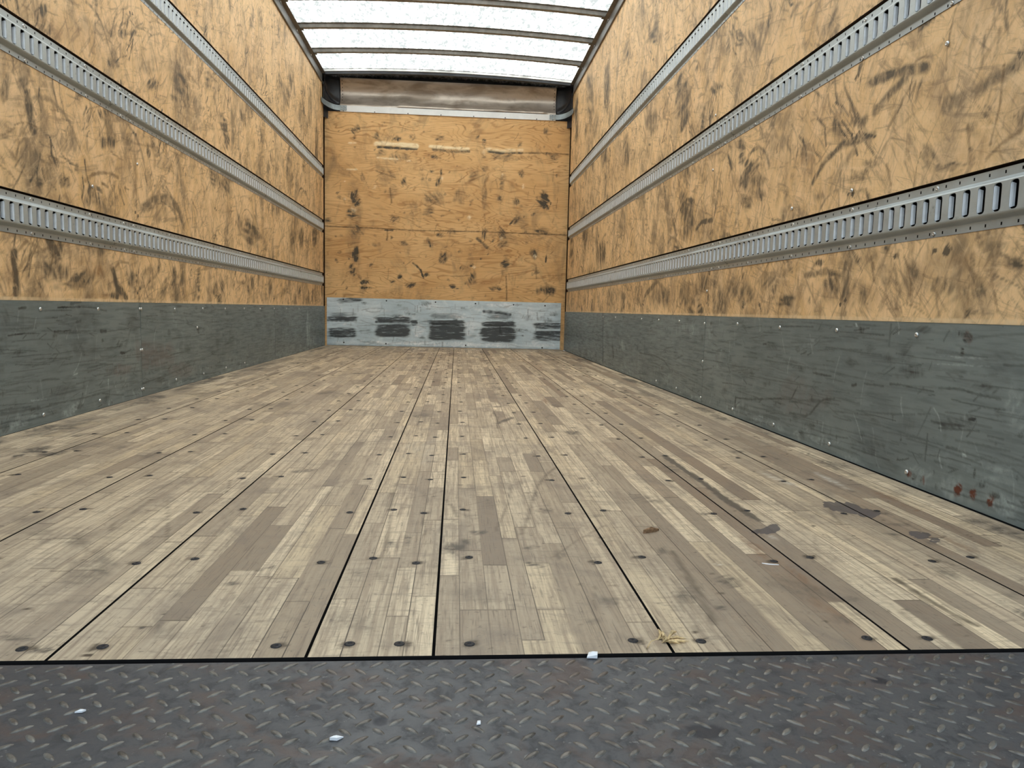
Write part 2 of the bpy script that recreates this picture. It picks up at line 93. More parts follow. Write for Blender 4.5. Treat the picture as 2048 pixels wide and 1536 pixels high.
  'dk': [[-1.0285,0.2719,0.1423,0.0032,0.0,-0.0198,0.7],[-1.0285,0.3066,0.1275,0.0029,0.0,-0.0248,0.3],[-1.0284,0.1327,0.1426,0.003,0.0,-0.0498,0.6],[-0.5303,0.2732,0.1686,0.0038,0.0002,-0.0249,0.8],[-0.5295,0.1584,0.1688,0.0036,0.0005,-0.07,0.9],[-0.0015,0.2551,0.1704,0.0038,0.0003,-0.0226,0.9],[-0.0001,0.1547,0.1707,0.0036,0.0011,-0.0755,1.0],[-0.0025,0.3203,0.1503,0.0035,0.0004,-0.03,0.25],[0.528,0.2518,0.1672,0.0037,0.0006,-0.0252,0.9],[0.5303,0.1457,0.1726,0.0037,0.0017,-0.0759,0.95],[0.5262,0.3325,0.1012,0.0023,0.0009,-0.0403,0.3],[1.0379,0.2429,0.1434,0.0032,0.0009,-0.0304,0.65],[1.0409,0.1413,0.1436,0.003,0.0015,-0.0509,0.6],[-0.3213,0.248,0.0349,0.0008,0.0003,-0.03,0.5],[-0.9453,0.457,0.1221,0.0138,0.0022,-0.0246,0.4],[0.0884,0.2823,0.0251,0.0006,0.0003,-0.0201,0.6]],
  'ln': [[[0.379,0.374,0.465,0.371,0.566,0.359,0.642,0.35],0.0121,0.9],[[-1.176,0.249,-1.004,0.248,-0.896,0.255],0.0074,0.8],[[-0.698,0.245,-0.371,0.247],0.0075,0.9],[[-0.162,0.242,0.17,0.234],0.0075,0.9],[[0.366,0.243,0.701,0.235],0.0076,0.8],[[0.543,0.242,0.545,0.166],0.0051,0.8],[[-0.856,0.151,-0.757,0.163],0.005,0.5],[[-0.209,0.024,-0.21,0.075],0.005,0.4],[[0.924,0.301,0.917,0.377],0.0051,0.5],[[-1.2,0.005,1.163,0.006],0.0075,0.35]],
  'lt': [[-0.4114,0.2959,0.0596,0.0014,0.0002,-0.02,0.9],[0.1129,0.3179,0.0803,0.0018,0.0005,-0.0301,0.8],[0.5161,0.3322,0.0405,0.0009,0.0005,-0.0252,0.8],[-0.0084,0.0386,1.1564,0.0031,-0.0001,-0.0252,0.55],[0.539,0.4434,0.1517,0.0037,0.0007,-0.0301,0.5],[-0.1135,0.3877,0.2995,-0.0033,-0.0015,-0.0699,0.4],[-0.2857,0.1736,0.0699,0.0015,0.0009,-0.0802,0.5],[0.241,0.185,0.0706,0.0015,0.0018,-0.1008,0.4],[-1.0039,0.2178,0.0197,0.0004,0.0,-0.0248,0.7],[-0.7581,0.3377,0.1972,0.0046,0.0002,-0.0497,0.3],[0.8459,0.3499,0.1019,0.0024,0.0013,-0.0505,0.3]],
 },
 'kl': {
  'ln': [[[1.49,0.367,1.526,0.37],0.003,0.9],[[1.705,0.37,1.771,0.371,1.85,0.372],0.0026,1],[[1.85,0.372,1.959,0.37],0.0017,0.6],[[1.43,0.288,1.469,0.29,1.51,0.292],0.0019,0.9],[[1.51,0.292,1.587,0.289],0.0018,0.7],[[1.676,0.292,1.734,0.292,1.781,0.293],0.0026,1],[[1.781,0.291,1.914,0.287],0.0017,0.6],[[1.991,0.285,2.03,0.283],0.0055,1],[[2.03,0.281,2.223,0.287],0.0017,0.6],[[1.71,0.181,1.984,0.182,2.322,0.18],0.0015,0.55],[[1.633,0.06,1.797,0.055,1.964,0.055],0.002,0.6],[[1.38,0.064,1.477,0.06,1.576,0.058],0.0036,0.5],[[1.381,0.074,1.53,0.068],0.0022,0.4],[[2.339,0.056,2.583,0.067],0.0035,0.6],[[2.583,0.067,2.896,0.09],0.0029,0.4],[[1.437,0.18,1.607,0.179],0.0013,0.5],[[1.386,0.144,1.563,0.146],0.0013,0.4],[[1.788,0.383,1.854,0.391],0.0042,0.6],[[1.816,0.319,1.85,0.325],0.0036,0.8],[[2.593,0.228,2.904,0.232],0.0034,0.5],[[3.368,0.301,3.746,0.298],0.0028,0.35],[[2.192,0.223,2.251,0.301],0.0057,0.3],[[2.422,0.105,3.193,0.115],0.0022,0.35],[[2.328,0.196,2.324,0.051],0.0039,0.3]],
  'dk': [[2.1636,0.1934,0.0294,0.0018,0.004,-0.0078,0.85],[1.4241,0.3335,0.0237,-0.0004,-0.0038,-0.0504,0.3],[1.5483,0.3163,0.0796,-0.0018,-0.0028,-0.0381,0.15],[1.85,0.3269,0.1363,-0.0021,-0.0024,-0.0346,0.15],[2.2887,0.3201,0.0841,-0.0013,-0.0039,-0.0607,0.2],[1.9127,0.2192,0.2157,-0.0121,-0.0024,-0.0356,0.18],[2.5775,-0.0208,0.1134,-0.0134,-0.0019,-0.0315,0.3],[1.7352,0.0951,0.1245,-0.0021,0.0043,-0.0171,0.25],[3.4495,0.1613,0.3611,-0.0178,-0.0042,-0.0846,0.15],[4.6034,0.2125,0.4408,-0.0128,-0.0051,-0.1437,0.15],[2.5258,0.052,0.0768,-0.0075,-0.0011,-0.0177,0.4],[2.9017,0.1883,0.1496,-0.0074,-0.0019,-0.0343,0.2],[3.0108,0.2587,0.0288,-0.0008,-0.0011,-0.0201,0.6]],
  'lt': [[2.0364,0.0901,0.0047,-0.0005,-0.002,-0.03,0.7],[2.0392,0.0122,0.006,-0.0008,-0.0006,-0.0094,0.9],[2.0595,0.0153,0.004,-0.0005,-0.0005,-0.0076,0.8],[1.8035,0.1429,0.0189,0.0019,0.002,-0.0034,0.6],[1.7789,0.0284,0.0261,-0.0035,-0.001,-0.0137,0.35],[1.5718,0.0818,0.0547,-0.0041,0.0003,-0.0032,0.4],[1.5276,0.0346,0.0781,-0.0019,0.0018,-0.0063,0.25],[5.7657,0.2008,0.1089,-0.0028,-0.0028,-0.1313,0.6],[5.8295,0.0884,0.178,-0.0076,-0.0015,-0.071,0.4],[1.4494,0.0222,0.0722,0.0002,0.0042,-0.0123,0.25]],
  'ru': [[2.4793,0.1765,0.2125,-0.0126,-0.004,-0.065,0.25],[2.1421,0.1284,0.1064,-0.0089,-0.0015,-0.0233,0.25],[2.7638,0.0766,0.1894,-0.0158,-0.0022,-0.0379,0.2]],
 },
 'kr': {
  'ln': [[[1.966,0.077,1.834,0.086,1.598,0.118,1.494,0.128,1.454,0.175],0.0028,0.75],[[1.966,0.077,1.966,0.044],0.0061,0.6],[[1.499,0.083,1.432,0.087,1.392,0.088,1.36,0.099],0.0026,0.7],[[1.36,0.099,1.332,0.123,1.304,0.144,1.281,0.154,1.221,0.164],0.003,0.75],[[1.357,0.143,1.304,0.145],0.0047,0.7],[[1.074,0.223,0.984,0.225],0.002,0.6],[[0.956,0.234,0.925,0.235],0.0025,0.8],[[0.925,0.237,0.84,0.234,0.785,0.234],0.0019,0.65],[[0.768,0.244,0.702,0.249,0.637,0.243,0.577,0.242],0.0022,0.6],[[1.133,0.212,1.113,0.215],0.0035,0.8],[[1.358,0.227,1.249,0.226],0.0025,0.8],[[1.721,0.241,1.386,0.241],0.0016,0.5],[[1.846,0.173,1.445,0.181],0.0015,0.5],[[0.795,0.134,0.795,0.102,0.795,0.071],0.0023,0.6],[[0.791,0.196,0.811,0.158,0.833,0.12],0.0017,0.5],[[0.971,0.382,0.973,0.332],0.0032,0.4],[[3.503,0.159,3.169,0.165,2.97,0.149,2.874,0.115],0.0034,0.6],[[2.445,0.143,2.251,0.168],0.0025,0.6],[[2.771,0.173,2.668,0.197],0.0034,0.5],[[2.262,0.247,2.059,0.246],0.0022,0.5],[[2.494,0.238,2.17,0.235],0.0019,0.4],[[1.738,0.297,1.712,0.299],0.0027,0.9],[[4.661,0.379,4.577,0.024],0.0148,0.4],[[6.564,0.167,4.741,0.184],0.0046,0.45],[[4.747,0.214,4.133,0.227],0.0057,0.4],[[4.285,0.168,4.222,0.095],0.0133,0.4],[[1.831,0.062,1.271,0.079],0.0019,0.45],[[1.271,0.079,0.9,0.088],0.0015,0.35],[[0.776,0.164,0.677,0.171],0.0023,0.6],[[0.757,0.154,0.63,0.168],0.0018,0.6],[[0.785,0.166,0.724,0.166],0.0019,0.6],[[0.725,0.115,0.692,0.118],0.0028,0.7],[[0.663,0.187,0.645,0.191],0.0027,0.9],[[0.905,-0.033,0.787,-0.033],0.0013,0.3],[[2.874,0.115,2.268,0.073],0.0028,0.4],[[1.977,0.042,1.573,0.051],0.0041,0.4]],
  'dk': [[0.8788,0.2697,-0.0545,0.0047,-0.0021,-0.0168,0.4],[0.6894,0.3616,-0.0185,0.0007,-0.0019,-0.015,0.45],[0.7025,0.3286,-0.0079,0.0005,-0.0013,-0.0108,0.5],[0.9135,0.3222,-0.0504,0.0028,-0.0034,-0.0269,0.3],[1.105,0.3657,-0.0148,0.0004,-0.0016,-0.0121,0.5],[0.7149,0.1697,-0.0745,0.0091,-0.0007,-0.0155,0.3],[0.7066,0.2846,-0.0317,0.0028,-0.0014,-0.0108,0.3],[0.6272,0.2602,-0.0433,0.0019,-0.0,-0.0104,0.3],[1.3617,0.0614,-0.0381,0.0061,-0.0021,-0.0153,0.3],[1.0294,0.0638,-0.0924,0.0079,0.0033,-0.0191,0.25],[0.9346,0.0303,-0.0811,-0.0001,0.0113,-0.0266,0.25],[0.8385,0.3734,-0.0462,0.0013,-0.0012,-0.0093,0.3],[0.6094,0.0579,-0.0171,0.0041,-0.0011,-0.0093,0.4],[0.5722,0.0462,-0.019,0.0049,-0.001,-0.008,0.4],[0.5921,0.32,-0.0546,0.0038,-0.0037,-0.0301,0.15],[1.9459,0.1868,-0.1988,0.0031,0.006,-0.0196,0.2],[0.8317,0.0221,-0.0094,0.0022,-0.0011,-0.0083,0.6],[0.7485,0.0183,-0.0051,0.0013,-0.0011,-0.009,0.5]],
  'lt': [[0.6688,0.1094,-0.0107,0.0022,-0.0011,-0.0085,0.7],[0.5772,0.0865,-0.0673,0.002,0.007,-0.0316,0.22],[0.5402,0.2251,-0.0384,0.0053,-0.0072,-0.0585,0.22],[0.6991,0.0305,-0.0619,-0.0001,0.0104,-0.029,0.25],[0.5432,0.0333,-0.0516,0.0034,0.0055,-0.0261,0.35],[1.2944,0.0295,-0.0589,0.0027,0.0058,-0.0158,0.25],[2.5801,0.323,-0.1564,-0.0132,0.0441,-0.0454,0.3],[3.9735,0.1837,-0.0813,0.0108,-0.0664,-0.034,0.4],[1.1317,0.3786,-0.0046,0.001,-0.0052,-0.0063,0.9],[0.6949,0.3182,-0.1097,0.0033,-0.0002,-0.0032,0.35],[0.7086,0.3009,-0.0957,0.0039,-0.0001,-0.0022,0.3],[1.3804,0.3192,-0.0372,0.0125,-0.0142,-0.01,0.2],[2.3063,0.3309,-0.0631,0.0018,-0.0064,-0.0431,0.2]],
  'ru': [[0.677,0.0304,-0.0155,0.0039,-0.0016,-0.0129,1.4],[0.6316,0.0331,-0.0103,0.0026,-0.0016,-0.0126,1.1],[0.5789,0.032,-0.0096,0.0013,0.0014,-0.0127,1.1],[0.8539,0.028,-0.0115,0.0026,-0.0012,-0.0096,0.9],[0.7943,0.0249,-0.0054,0.0013,-0.0013,-0.0104,0.7],[0.6894,0.3616,-0.0155,0.0006,-0.0016,-0.0128,0.4],[1.4404,0.1488,-0.2035,0.0239,-0.0086,-0.0633,0.12]],
 },
 'fl': {
  'dk': [[0.1078,0.3978,0.0303,-0.0001,0.0,-0.0397,0.45],[0.1443,0.4676,0.0179,0.0,-0.0005,-0.0177,0.45],[-1.0013,1.1847,0.0149,0.0495,0.023,-0.0394,0.5],[-0.9268,1.1409,0.031,0.0209,0.0172,-0.0321,0.55],[-0.9992,1.1054,0.0041,0.0297,0.0148,-0.0239,0.6],[-0.9183,1.2239,0.0154,0.0456,0.0146,-0.0274,0.35],[-0.2091,0.227,0.0131,0.0025,0.0025,-0.0077,0.55],[-0.1698,0.2918,0.0089,-0.0001,0.0026,-0.0109,0.4],[-0.1856,0.2812,0.0059,-0.0001,0.0017,-0.0064,0.35],[-0.3698,0.027,0.0077,-0.0002,0.0041,-0.0075,0.6],[-0.3554,0.0254,0.0043,0.0037,0.0047,-0.0073,0.5],[-0.4173,0.0575,0.0125,-0.0003,0.0054,-0.0094,0.5],[-0.3988,0.0544,0.0142,-0.0003,0.0045,-0.008,0.3],[-0.274,0.0815,0.0041,0.0026,0.0017,-0.0035,0.6],[-0.3206,0.0742,0.0041,-0.0001,0.0019,-0.0042,0.4],[-0.5154,0.4255,0.0239,-0.0,0.0234,-0.0478,0.22],[-0.4275,0.3049,0.0203,0.0445,0.036,-0.0617,0.25],[-0.245,0.0752,0.0238,-0.0005,0.0108,-0.0282,0.2],[0.2321,0.3843,0.0169,-0.0001,-0.0013,-0.013,0.35],[0.2315,0.2993,0.011,-0.0001,-0.0007,-0.0068,0.5],[0.2224,0.3108,0.0048,-0.0,-0.0007,-0.0069,0.5],[0.2426,0.2924,0.0063,-0.0001,-0.0008,-0.0067,0.45],[0.2777,0.3461,0.0165,-0.0001,-0.0048,-0.0344,0.3],[0.5162,0.2214,0.0137,-0.0209,-0.0137,-0.0264,0.4],[0.4327,0.1745,0.0217,-0.0003,-0.0127,-0.0402,0.35],[0.4674,0.1299,0.0097,-0.0002,-0.0043,-0.0117,0.35],[0.621,0.0861,0.0105,-0.0163,-0.0103,-0.0145,0.3],[-0.0039,0.4114,0.0118,-0.0,0.0019,-0.0215,0.4],[0.0247,0.4249,0.0068,-0.0,0.0018,-0.0275,0.4],[0.8808,0.2484,0.0159,-0.0227,-0.0168,-0.0209,0.25],[-1.3945,2.9017,-0.0144,0.3806,0.0381,-0.0889,0.35],[-1.3128,2.2152,-0.0063,0.3351,0.0367,-0.0738,0.35],[-1.3018,1.7995,-0.0033,0.1854,0.0376,-0.0659,0.4],[1.0505,2.6863,0.0135,-0.2128,-0.0314,-0.1021,0.3],[1.1769,1.7653,-0.0185,-0.2963,-0.0314,-0.0654,0.3],[1.123,1.1392,-0.0096,-0.174,-0.0231,-0.0381,0.3],[-0.044,1.8852,0.0218,0.0019,0.0021,-0.0379,0.4],[-0.0086,1.914,0.0221,0.002,0.0022,-0.0516,0.4],[-0.3902,2.5033,0.0868,0.011,0.0168,-0.113,0.15],[-0.5902,2.1383,0.1138,0.012,0.0278,-0.1189,0.15],[0.1717,0.6531,0.0143,0.0002,-0.0032,-0.077,0.15],[0.4127,0.6961,0.0647,0.001,-0.0243,-0.1237,0.12],[-0.0265,0.0996,0.0378,-0.0008,0.0054,-0.0379,0.2],[0.1344,0.1792,0.0419,-0.0007,-0.0011,-0.0451,0.15],[0.5213,0.6978,0.0546,0.0008,-0.011,-0.0415,0.2],[0.452,0.3576,0.0085,-0.0,-0.0072,-0.0253,0.3],[0.6096,0.1906,0.0314,-0.0531,-0.0224,-0.0358,0.2]],
  'sp': [[0.9281,0.6388,0.0394,-0.0077,-0.0287,-0.0509,1.2],[0.9521,0.6047,0.0192,-0.018,-0.0209,-0.0333,1.0],[0.9022,0.6622,0.02,0.0002,-0.0169,-0.0323,0.9],[0.6876,0.4838,0.0215,0.0055,-0.0101,-0.0249,1.1],[0.7091,0.4997,0.0117,0.0,-0.0142,-0.032,1.0],[0.6626,0.4745,0.0114,0.0,-0.0064,-0.0154,0.9],[0.9661,0.4535,0.0147,-0.0126,-0.0192,-0.0269,0.8],[0.9751,0.4238,0.0095,-0.0081,-0.0126,-0.0171,0.7]],
  'br': [[0.6206,0.3697,-0.0012,-0.0672,-0.0112,-0.016,0.7],[0.6307,0.2512,0.0036,-0.0616,-0.0128,-0.0174,0.6],[1.074,0.7059,0.0049,-0.0959,-0.0175,-0.024,0.6],[1.0038,0.4238,0.0027,-0.071,-0.0157,-0.0186,0.6],[0.661,0.7877,0.0017,-0.0798,-0.0078,-0.0153,0.6],[0.6147,0.1272,0.0088,-0.0428,-0.0089,-0.0116,0.5],[0.7975,2.1278,0.0195,-0.1662,-0.0122,-0.0428,0.5],[1.1187,5.6743,0.0328,-0.3508,-0.0242,-0.1416,0.8],[1.1877,5.0627,0.0212,-0.2314,-0.0234,-0.1165,0.7],[0.9171,3.5789,0.0129,-0.242,-0.0138,-0.0629,0.7],[0.9963,2.4825,0.0209,-0.2525,-0.0169,-0.0544,0.5],[1.0934,1.6485,0.0039,-0.1589,-0.014,-0.0305,0.6],[1.2016,1.1771,-0.0017,-0.0799,-0.0126,-0.0203,0.8],[0.4988,2.3892,0.0152,0.046,-0.0059,-0.1233,0.7]],
  'ln': [[[0.691,1.184,0.69,1.033,0.693,0.861,0.69,0.709,0.694,0.584,0.698,0.542],0.0065,0.9],[[0.782,0.232,0.78,0.163,0.782,0.107,0.788,0.066],0.0044,0.8],[[0.47,0.363,0.462,0.264,0.456,0.183,0.447,0.122,0.441,0.078],0.0042,0.65],[[0.363,1.022,0.326,0.93,0.294,0.822,0.269,0.694,0.251,0.588,0.224,0.456],0.0029,0.5],[[0.232,0.821,0.218,0.681,0.196,0.563,0.177,0.468],0.0022,0.4],[[-0.027,0.839,-0.027,0.71,-0.019,0.585,-0.01,0.456,-0.006,0.24],0.0025,0.45],[[0.088,0.691,0.101,0.633,0.11,0.569],0.0034,0.5],[[0.044,0.559,0.056,0.439],0.0015,0.5],[[-0.472,0.683,-0.43,0.575,-0.371,0.412],0.0018,0.45],[[-0.491,0.481,-0.504,0.526,-0.501,0.602,-0.506,0.683],0.0035,0.45],[[-0.402,0.859,-0.383,0.789,-0.376,0.746],0.0013,0.6],[[-0.537,0.453,-0.505,0.412,-0.479,0.374,-0.466,0.339],0.0023,0.3],[[0.25,2.046,0.259,1.861,0.245,1.611],0.0024,0.6],[[0.254,1.73,0.314,1.878],0.008,0.5],[[-0.032,1.938,-0.021,1.623],0.0019,0.4],[[0.77,0.228,0.77,0.343],0.0015,0.3],[[0.387,0.514,0.32,0.425,0.264,0.334],0.0019,0.4],[[0.664,0.584,0.663,0.439],0.0014,0.3],[[0.902,0.342,0.917,0.293],0.0025,0.6],[[-0.465,3.187,-0.361,2.755],0.003,0.35],[[0.466,0.489,0.445,0.465],0.0023,0.4]],
  'lt': [[0.6773,0.4386,0.0061,-0.014,-0.0046,-0.0082,0.3],[0.8958,0.8919,0.015,-0.0717,-0.0108,-0.0201,0.5],[1.0242,0.8952,-0.0007,-0.0897,-0.0124,-0.0195,0.4],[0.5284,0.2967,0.0092,-0.0057,-0.001,-0.0023,1],[0.0064,1.2325,0.0557,0.0026,0.0108,-0.2203,0.1]],
 },
 'pieces': [[-0.261,0.374,-0.9],[-0.217,0.453,-0.75],[-0.081,0.425,-0.55],[-0.09,0.689,-0.5],[-0.102,0.132,-0.45],[0.041,1.481,-0.2],[0.131,0.398,-0.1],[0.779,0.124,0.9],[0.638,0.319,0.5],[0.792,0.916,0.8],[0.935,0.77,0.8],[0.7,0.766,0.6],[0.748,0.66,0.5],[0.848,0.484,0.7],[0.618,0.515,0.7],[0.629,0.23,-0.8],[0.608,0.127,-0.7],[0.654,0.396,-0.9],[1.055,0.772,-0.8],[0.678,1.344,-0.3],[1.072,1.283,-0.5],[1.044,1.039,-0.4],[1.138,1.762,-0.6],[0.277,0.071,0.5],[0.275,0.177,-0.4],[0.019,0.155,0.5],[-0.013,0.2,0.1],[0.947,0.342,-0.6],[0.876,0.187,0.4],[-0.093,0.259,-0.4],[-0.137,1.155,0.4],[-0.364,2.325,-0.3],[-0.527,1.868,-0.3],[0.739,1.059,-0.7],[0.624,2.632,-0.8]],
}


# ------------------------------------------------------------------ node helpers
class NT:
    def __init__(s, name):
        s.m = bpy.data.materials.new(name)
        s.m.use_nodes = True
        s.t = s.m.node_tree
        s.t.nodes.clear()
        s.out = s.t.nodes.new('ShaderNodeOutputMaterial')
    def n(s, kind, **kw):
        nd = s.t.nodes.new('ShaderNode' + kind)
        for k, v in kw.items():
            setattr(nd, k, v)
        return nd
    def put(s, sock, v):
        if isinstance(v, bpy.types.NodeSocket):
            s.t.links.new(v, sock)
        elif isinstance(v, (tuple, list)) and len(v) == 3 and sock.type == 'RGBA':
            sock.default_value = (*v, 1)
        else:
            sock.default_value = v
    def pos(s):
        return s.n('TexCoord').outputs['Object']
    def scale(s, vec, sc, off=(0, 0, 0), rot=(0, 0, 0)):
        nd = s.n('Mapping')
        s.put(nd.inputs['Vector'], vec)
        nd.inputs['Scale'].default_value = sc
        nd.inputs['Location'].default_value = off
        nd.inputs['Rotation'].default_value = rot
        return nd.outputs[0]
    def noise(s, vec, scale=1.0, detail=4.0, rough=0.55, dist=0.0, w=None):
        nd = s.n('TexNoise')
        if w is not None:
            nd.noise_dimensions = '4D'
            s.put(nd.inputs['W'], w)
        s.put(nd.inputs['Vector'], vec)
        nd.inputs['Scale'].default_value = scale
        nd.inputs['Detail'].default_value = detail
        nd.inputs['Roughness'].default_value = rough
        nd.inputs['Distortion'].default_value = dist
        return nd.outputs['Fac']
    def ramp(s, v, a, b, lo=0.0, hi=1.0):
        nd = s.n('MapRange', interpolation_type='SMOOTHSTEP')
        s.put(nd.inputs['Value'], v)
        nd.inputs['From Min'].default_value = a
        nd.inputs['From Max'].default_value = b
        nd.inputs['To Min'].default_value = lo
        nd.inputs['To Max'].default_value = hi
        return nd.outputs[0]
    def math(s, op, a, b=0.0, clamp=False):
        nd = s.n('Math', operation=op, use_clamp=clamp)
        s.put(nd.inputs[0], a)
        s.put(nd.inputs[1], b)
        return nd.outputs[0]
    def mix(s, f, a, b, mode='MIX'):
        nd = s.n('Mix', data_type='RGBA', blend_type=mode)
        nd.clamp_factor = True
        s.put(nd.inputs[0], f)
        s.put(nd.inputs[6], a)
        s.put(nd.inputs[7], b)
        return nd.outputs[2]
    def attr(s, name):
        nd = s.n('Attribute', attribute_name=name)
        return nd.outputs['Fac']
    def bsdf(s, color, rough=0.6, metal=0.0, spec=0.4, bump=None, bstr=0.2, bdist=0.002):
        p = s.n('BsdfPrincipled')
        s.put(p.inputs['Base Color'], color)
        s.put(p.inputs['Roughness'], rough)
        s.put(p.inputs['Metallic'], metal)
        s.put(p.inputs['Specular IOR Level'], spec)
        if bump is not None:
            b = s.n('Bump')
            b.inputs['Strength'].default_value = bstr
            b.inputs['Distance'].default_value = bdist
            s.put(b.inputs['Height'], bump)
            s.t.links.new(b.outputs[0], p.inputs['Normal'])
        s.t.links.new(p.outputs[0], s.out.inputs['Surface'])
        return s.m

def simple(name, col, rough=0.5, metal=0.0, spec=0.4, var=0.15, sc=30.0):
    t = NT(name)
    n1 = t.noise(t.pos(), sc, 4)
    c = t.mix(t.ramp(n1, 0.3, 0.7), tuple(v * (1 - var) for v in col), tuple(min(1, v * (1 + var)) for v in col))
    return t.bsdf(c, rough, metal, spec)

# ---- plywood of the side walls
def mat_ply(seed):
    t = NT('scuffed_plywood')
    p = t.scale(t.pos(), (1, 1, 1), (seed, seed * 2.3, seed * 0.7))
    big = t.noise(p, 1.6, 5, 0.6, 0.5)
    mid = t.noise(t.scale(p, (1, 1.6, 0.8)), 6.0, 6, 0.62, 0.8)
    grain = t.noise(t.scale(p, (1, 60, 2.2)), 2.0, 4, 0.6, 0.3)
    c = t.mix(t.ramp(big, 0.3, 0.7), PLY_A, PLY_B)
    c = t.mix(t.ramp(mid, 0.35, 0.68), c, PLY_C)
    c = t.mix(t.math('MULTIPLY', t.ramp(grain, 0.45, 0.75), 0.25), c, PLY_D)
    # worn grey smudges
    g1 = t.noise(t.scale(p, (1, 1.5, 0.75), (4, 1, 7)), 2.4, 8, 0.64, 0.9)
    g2 = t.noise(t.scale(p, (1, 1, 0.6), (9, 3, 2)), 11.0, 6, 0.65, 0.8)
    sm = t.math('MULTIPLY', t.ramp(g1, 0.46, 0.68), t.ramp(g2, 0.30, 0.64))
    c = t.mix(t.math('MULTIPLY', sm, 0.84), c, PLY_SM)
    g3 = t.noise(t.scale(p, (1, 1.8, 0.8), (1, 7, 3)), 7.0, 8, 0.68, 1.2)
    c = t.mix(t.math('MULTIPLY', t.ramp(g3, 0.52, 0.70), 0.62), c, (0.29, 0.18, 0.09))
    c = t.mix(t.math('MULTIPLY', t.ramp(g3, 0.44, 0.28), 0.45), c, (0.82, 0.60, 0.36))
    for k, (rx, off) in enumerate(((0.75, 2.0), (-0.6, 6.0), (1.35, 9.0))):
        v = t.scale(t.scale(p, (1, 1, 1), (0, off, off * 1.7), (rx, 0, 0)), (1, 26, 5))
        wv = t.noise(v, 1.0, 6, 0.68, 1.3)
        c = t.mix(t.math('MULTIPLY', t.ramp(wv, 0.52, 0.68), 0.60), c, (0.27, 0.185, 0.105))
        c = t.mix(t.math('MULTIPLY', t.ramp(wv, 0.45, 0.30), 0.40), c, (0.90, 0.64, 0.37))
    # short scratches in two directions
    for k, (rx, a) in enumerate(((0.5, 0.30), (-0.45, 0.25), (1.2, 0.2))):
        v = t.scale(t.scale(p, (1, 1, 1), (k * 3.1, k * 5.7, 1), (rx, 0, 0)), (1, 70, 5))
        sc = t.noise(v, 1.5, 3, 0.6, 0.4)
        c = t.mix(t.math('MULTIPLY', t.ramp(sc, 0.62, 0.74), a), c, PLY_SCR)
    fl = t.noise(p, 55.0, 4, 0.65)
    c = t.mix(t.math('MULTIPLY', t.ramp(fl, 0.66, 0.78), 0.45), c, (0.16, 0.10, 0.05))
    # traced wear
    f1 = t.noise(t.scale(p, (1, 1, 0.45)), 38.0, 5, 0.7, 0.5)
    f2 = t.ramp(f1, 0.30, 0.60, 0.45, 1.35)
    br = t.math('MULTIPLY', t.attr('br'), t.ramp(t.noise(p, 14, 5, 0.65, 0.5), 0.3, 0.7, 0.3, 1.1), True)
    c = t.mix(t.math('MULTIPLY', br, 0.8), c, PLY_BR)
    dk = t.math('MULTIPLY', t.math('MULTIPLY', t.attr('dk'), 1.6), f2, True)
    c = t.mix(t.math('MULTIPLY', dk, 0.92), c, PLY_DK)
    c = t.mix(t.math('MULTIPLY', t.attr('lt'), t.ramp(f1, 0.25, 0.6), True), c, (0.80, 0.60, 0.36))
    c = t.mix(t.math('MULTIPLY', t.attr('ln'), 1.0, True), c, (0.10, 0.055, 0.022))
    return t.bsdf(c, 0.62, 0, 0.3, t.math('ADD', mid, t.math('MULTIPLY', fl, 0.6)), 0.25, 0.004)

PLY_A = (0.68, 0.43, 0.195)
PLY_B = (0.85, 0.58, 0.30)
PLY_C = (0.84, 0.575, 0.315)
PLY_D = (0.42, 0.26, 0.125)
PLY_SM = (0.13, 0.098, 0.062)
PLY_SCR = (0.22, 0.13, 0.06)
PLY_DK = (0.072, 0.058, 0.040)
PLY_BR = (0.22, 0.105, 0.035)

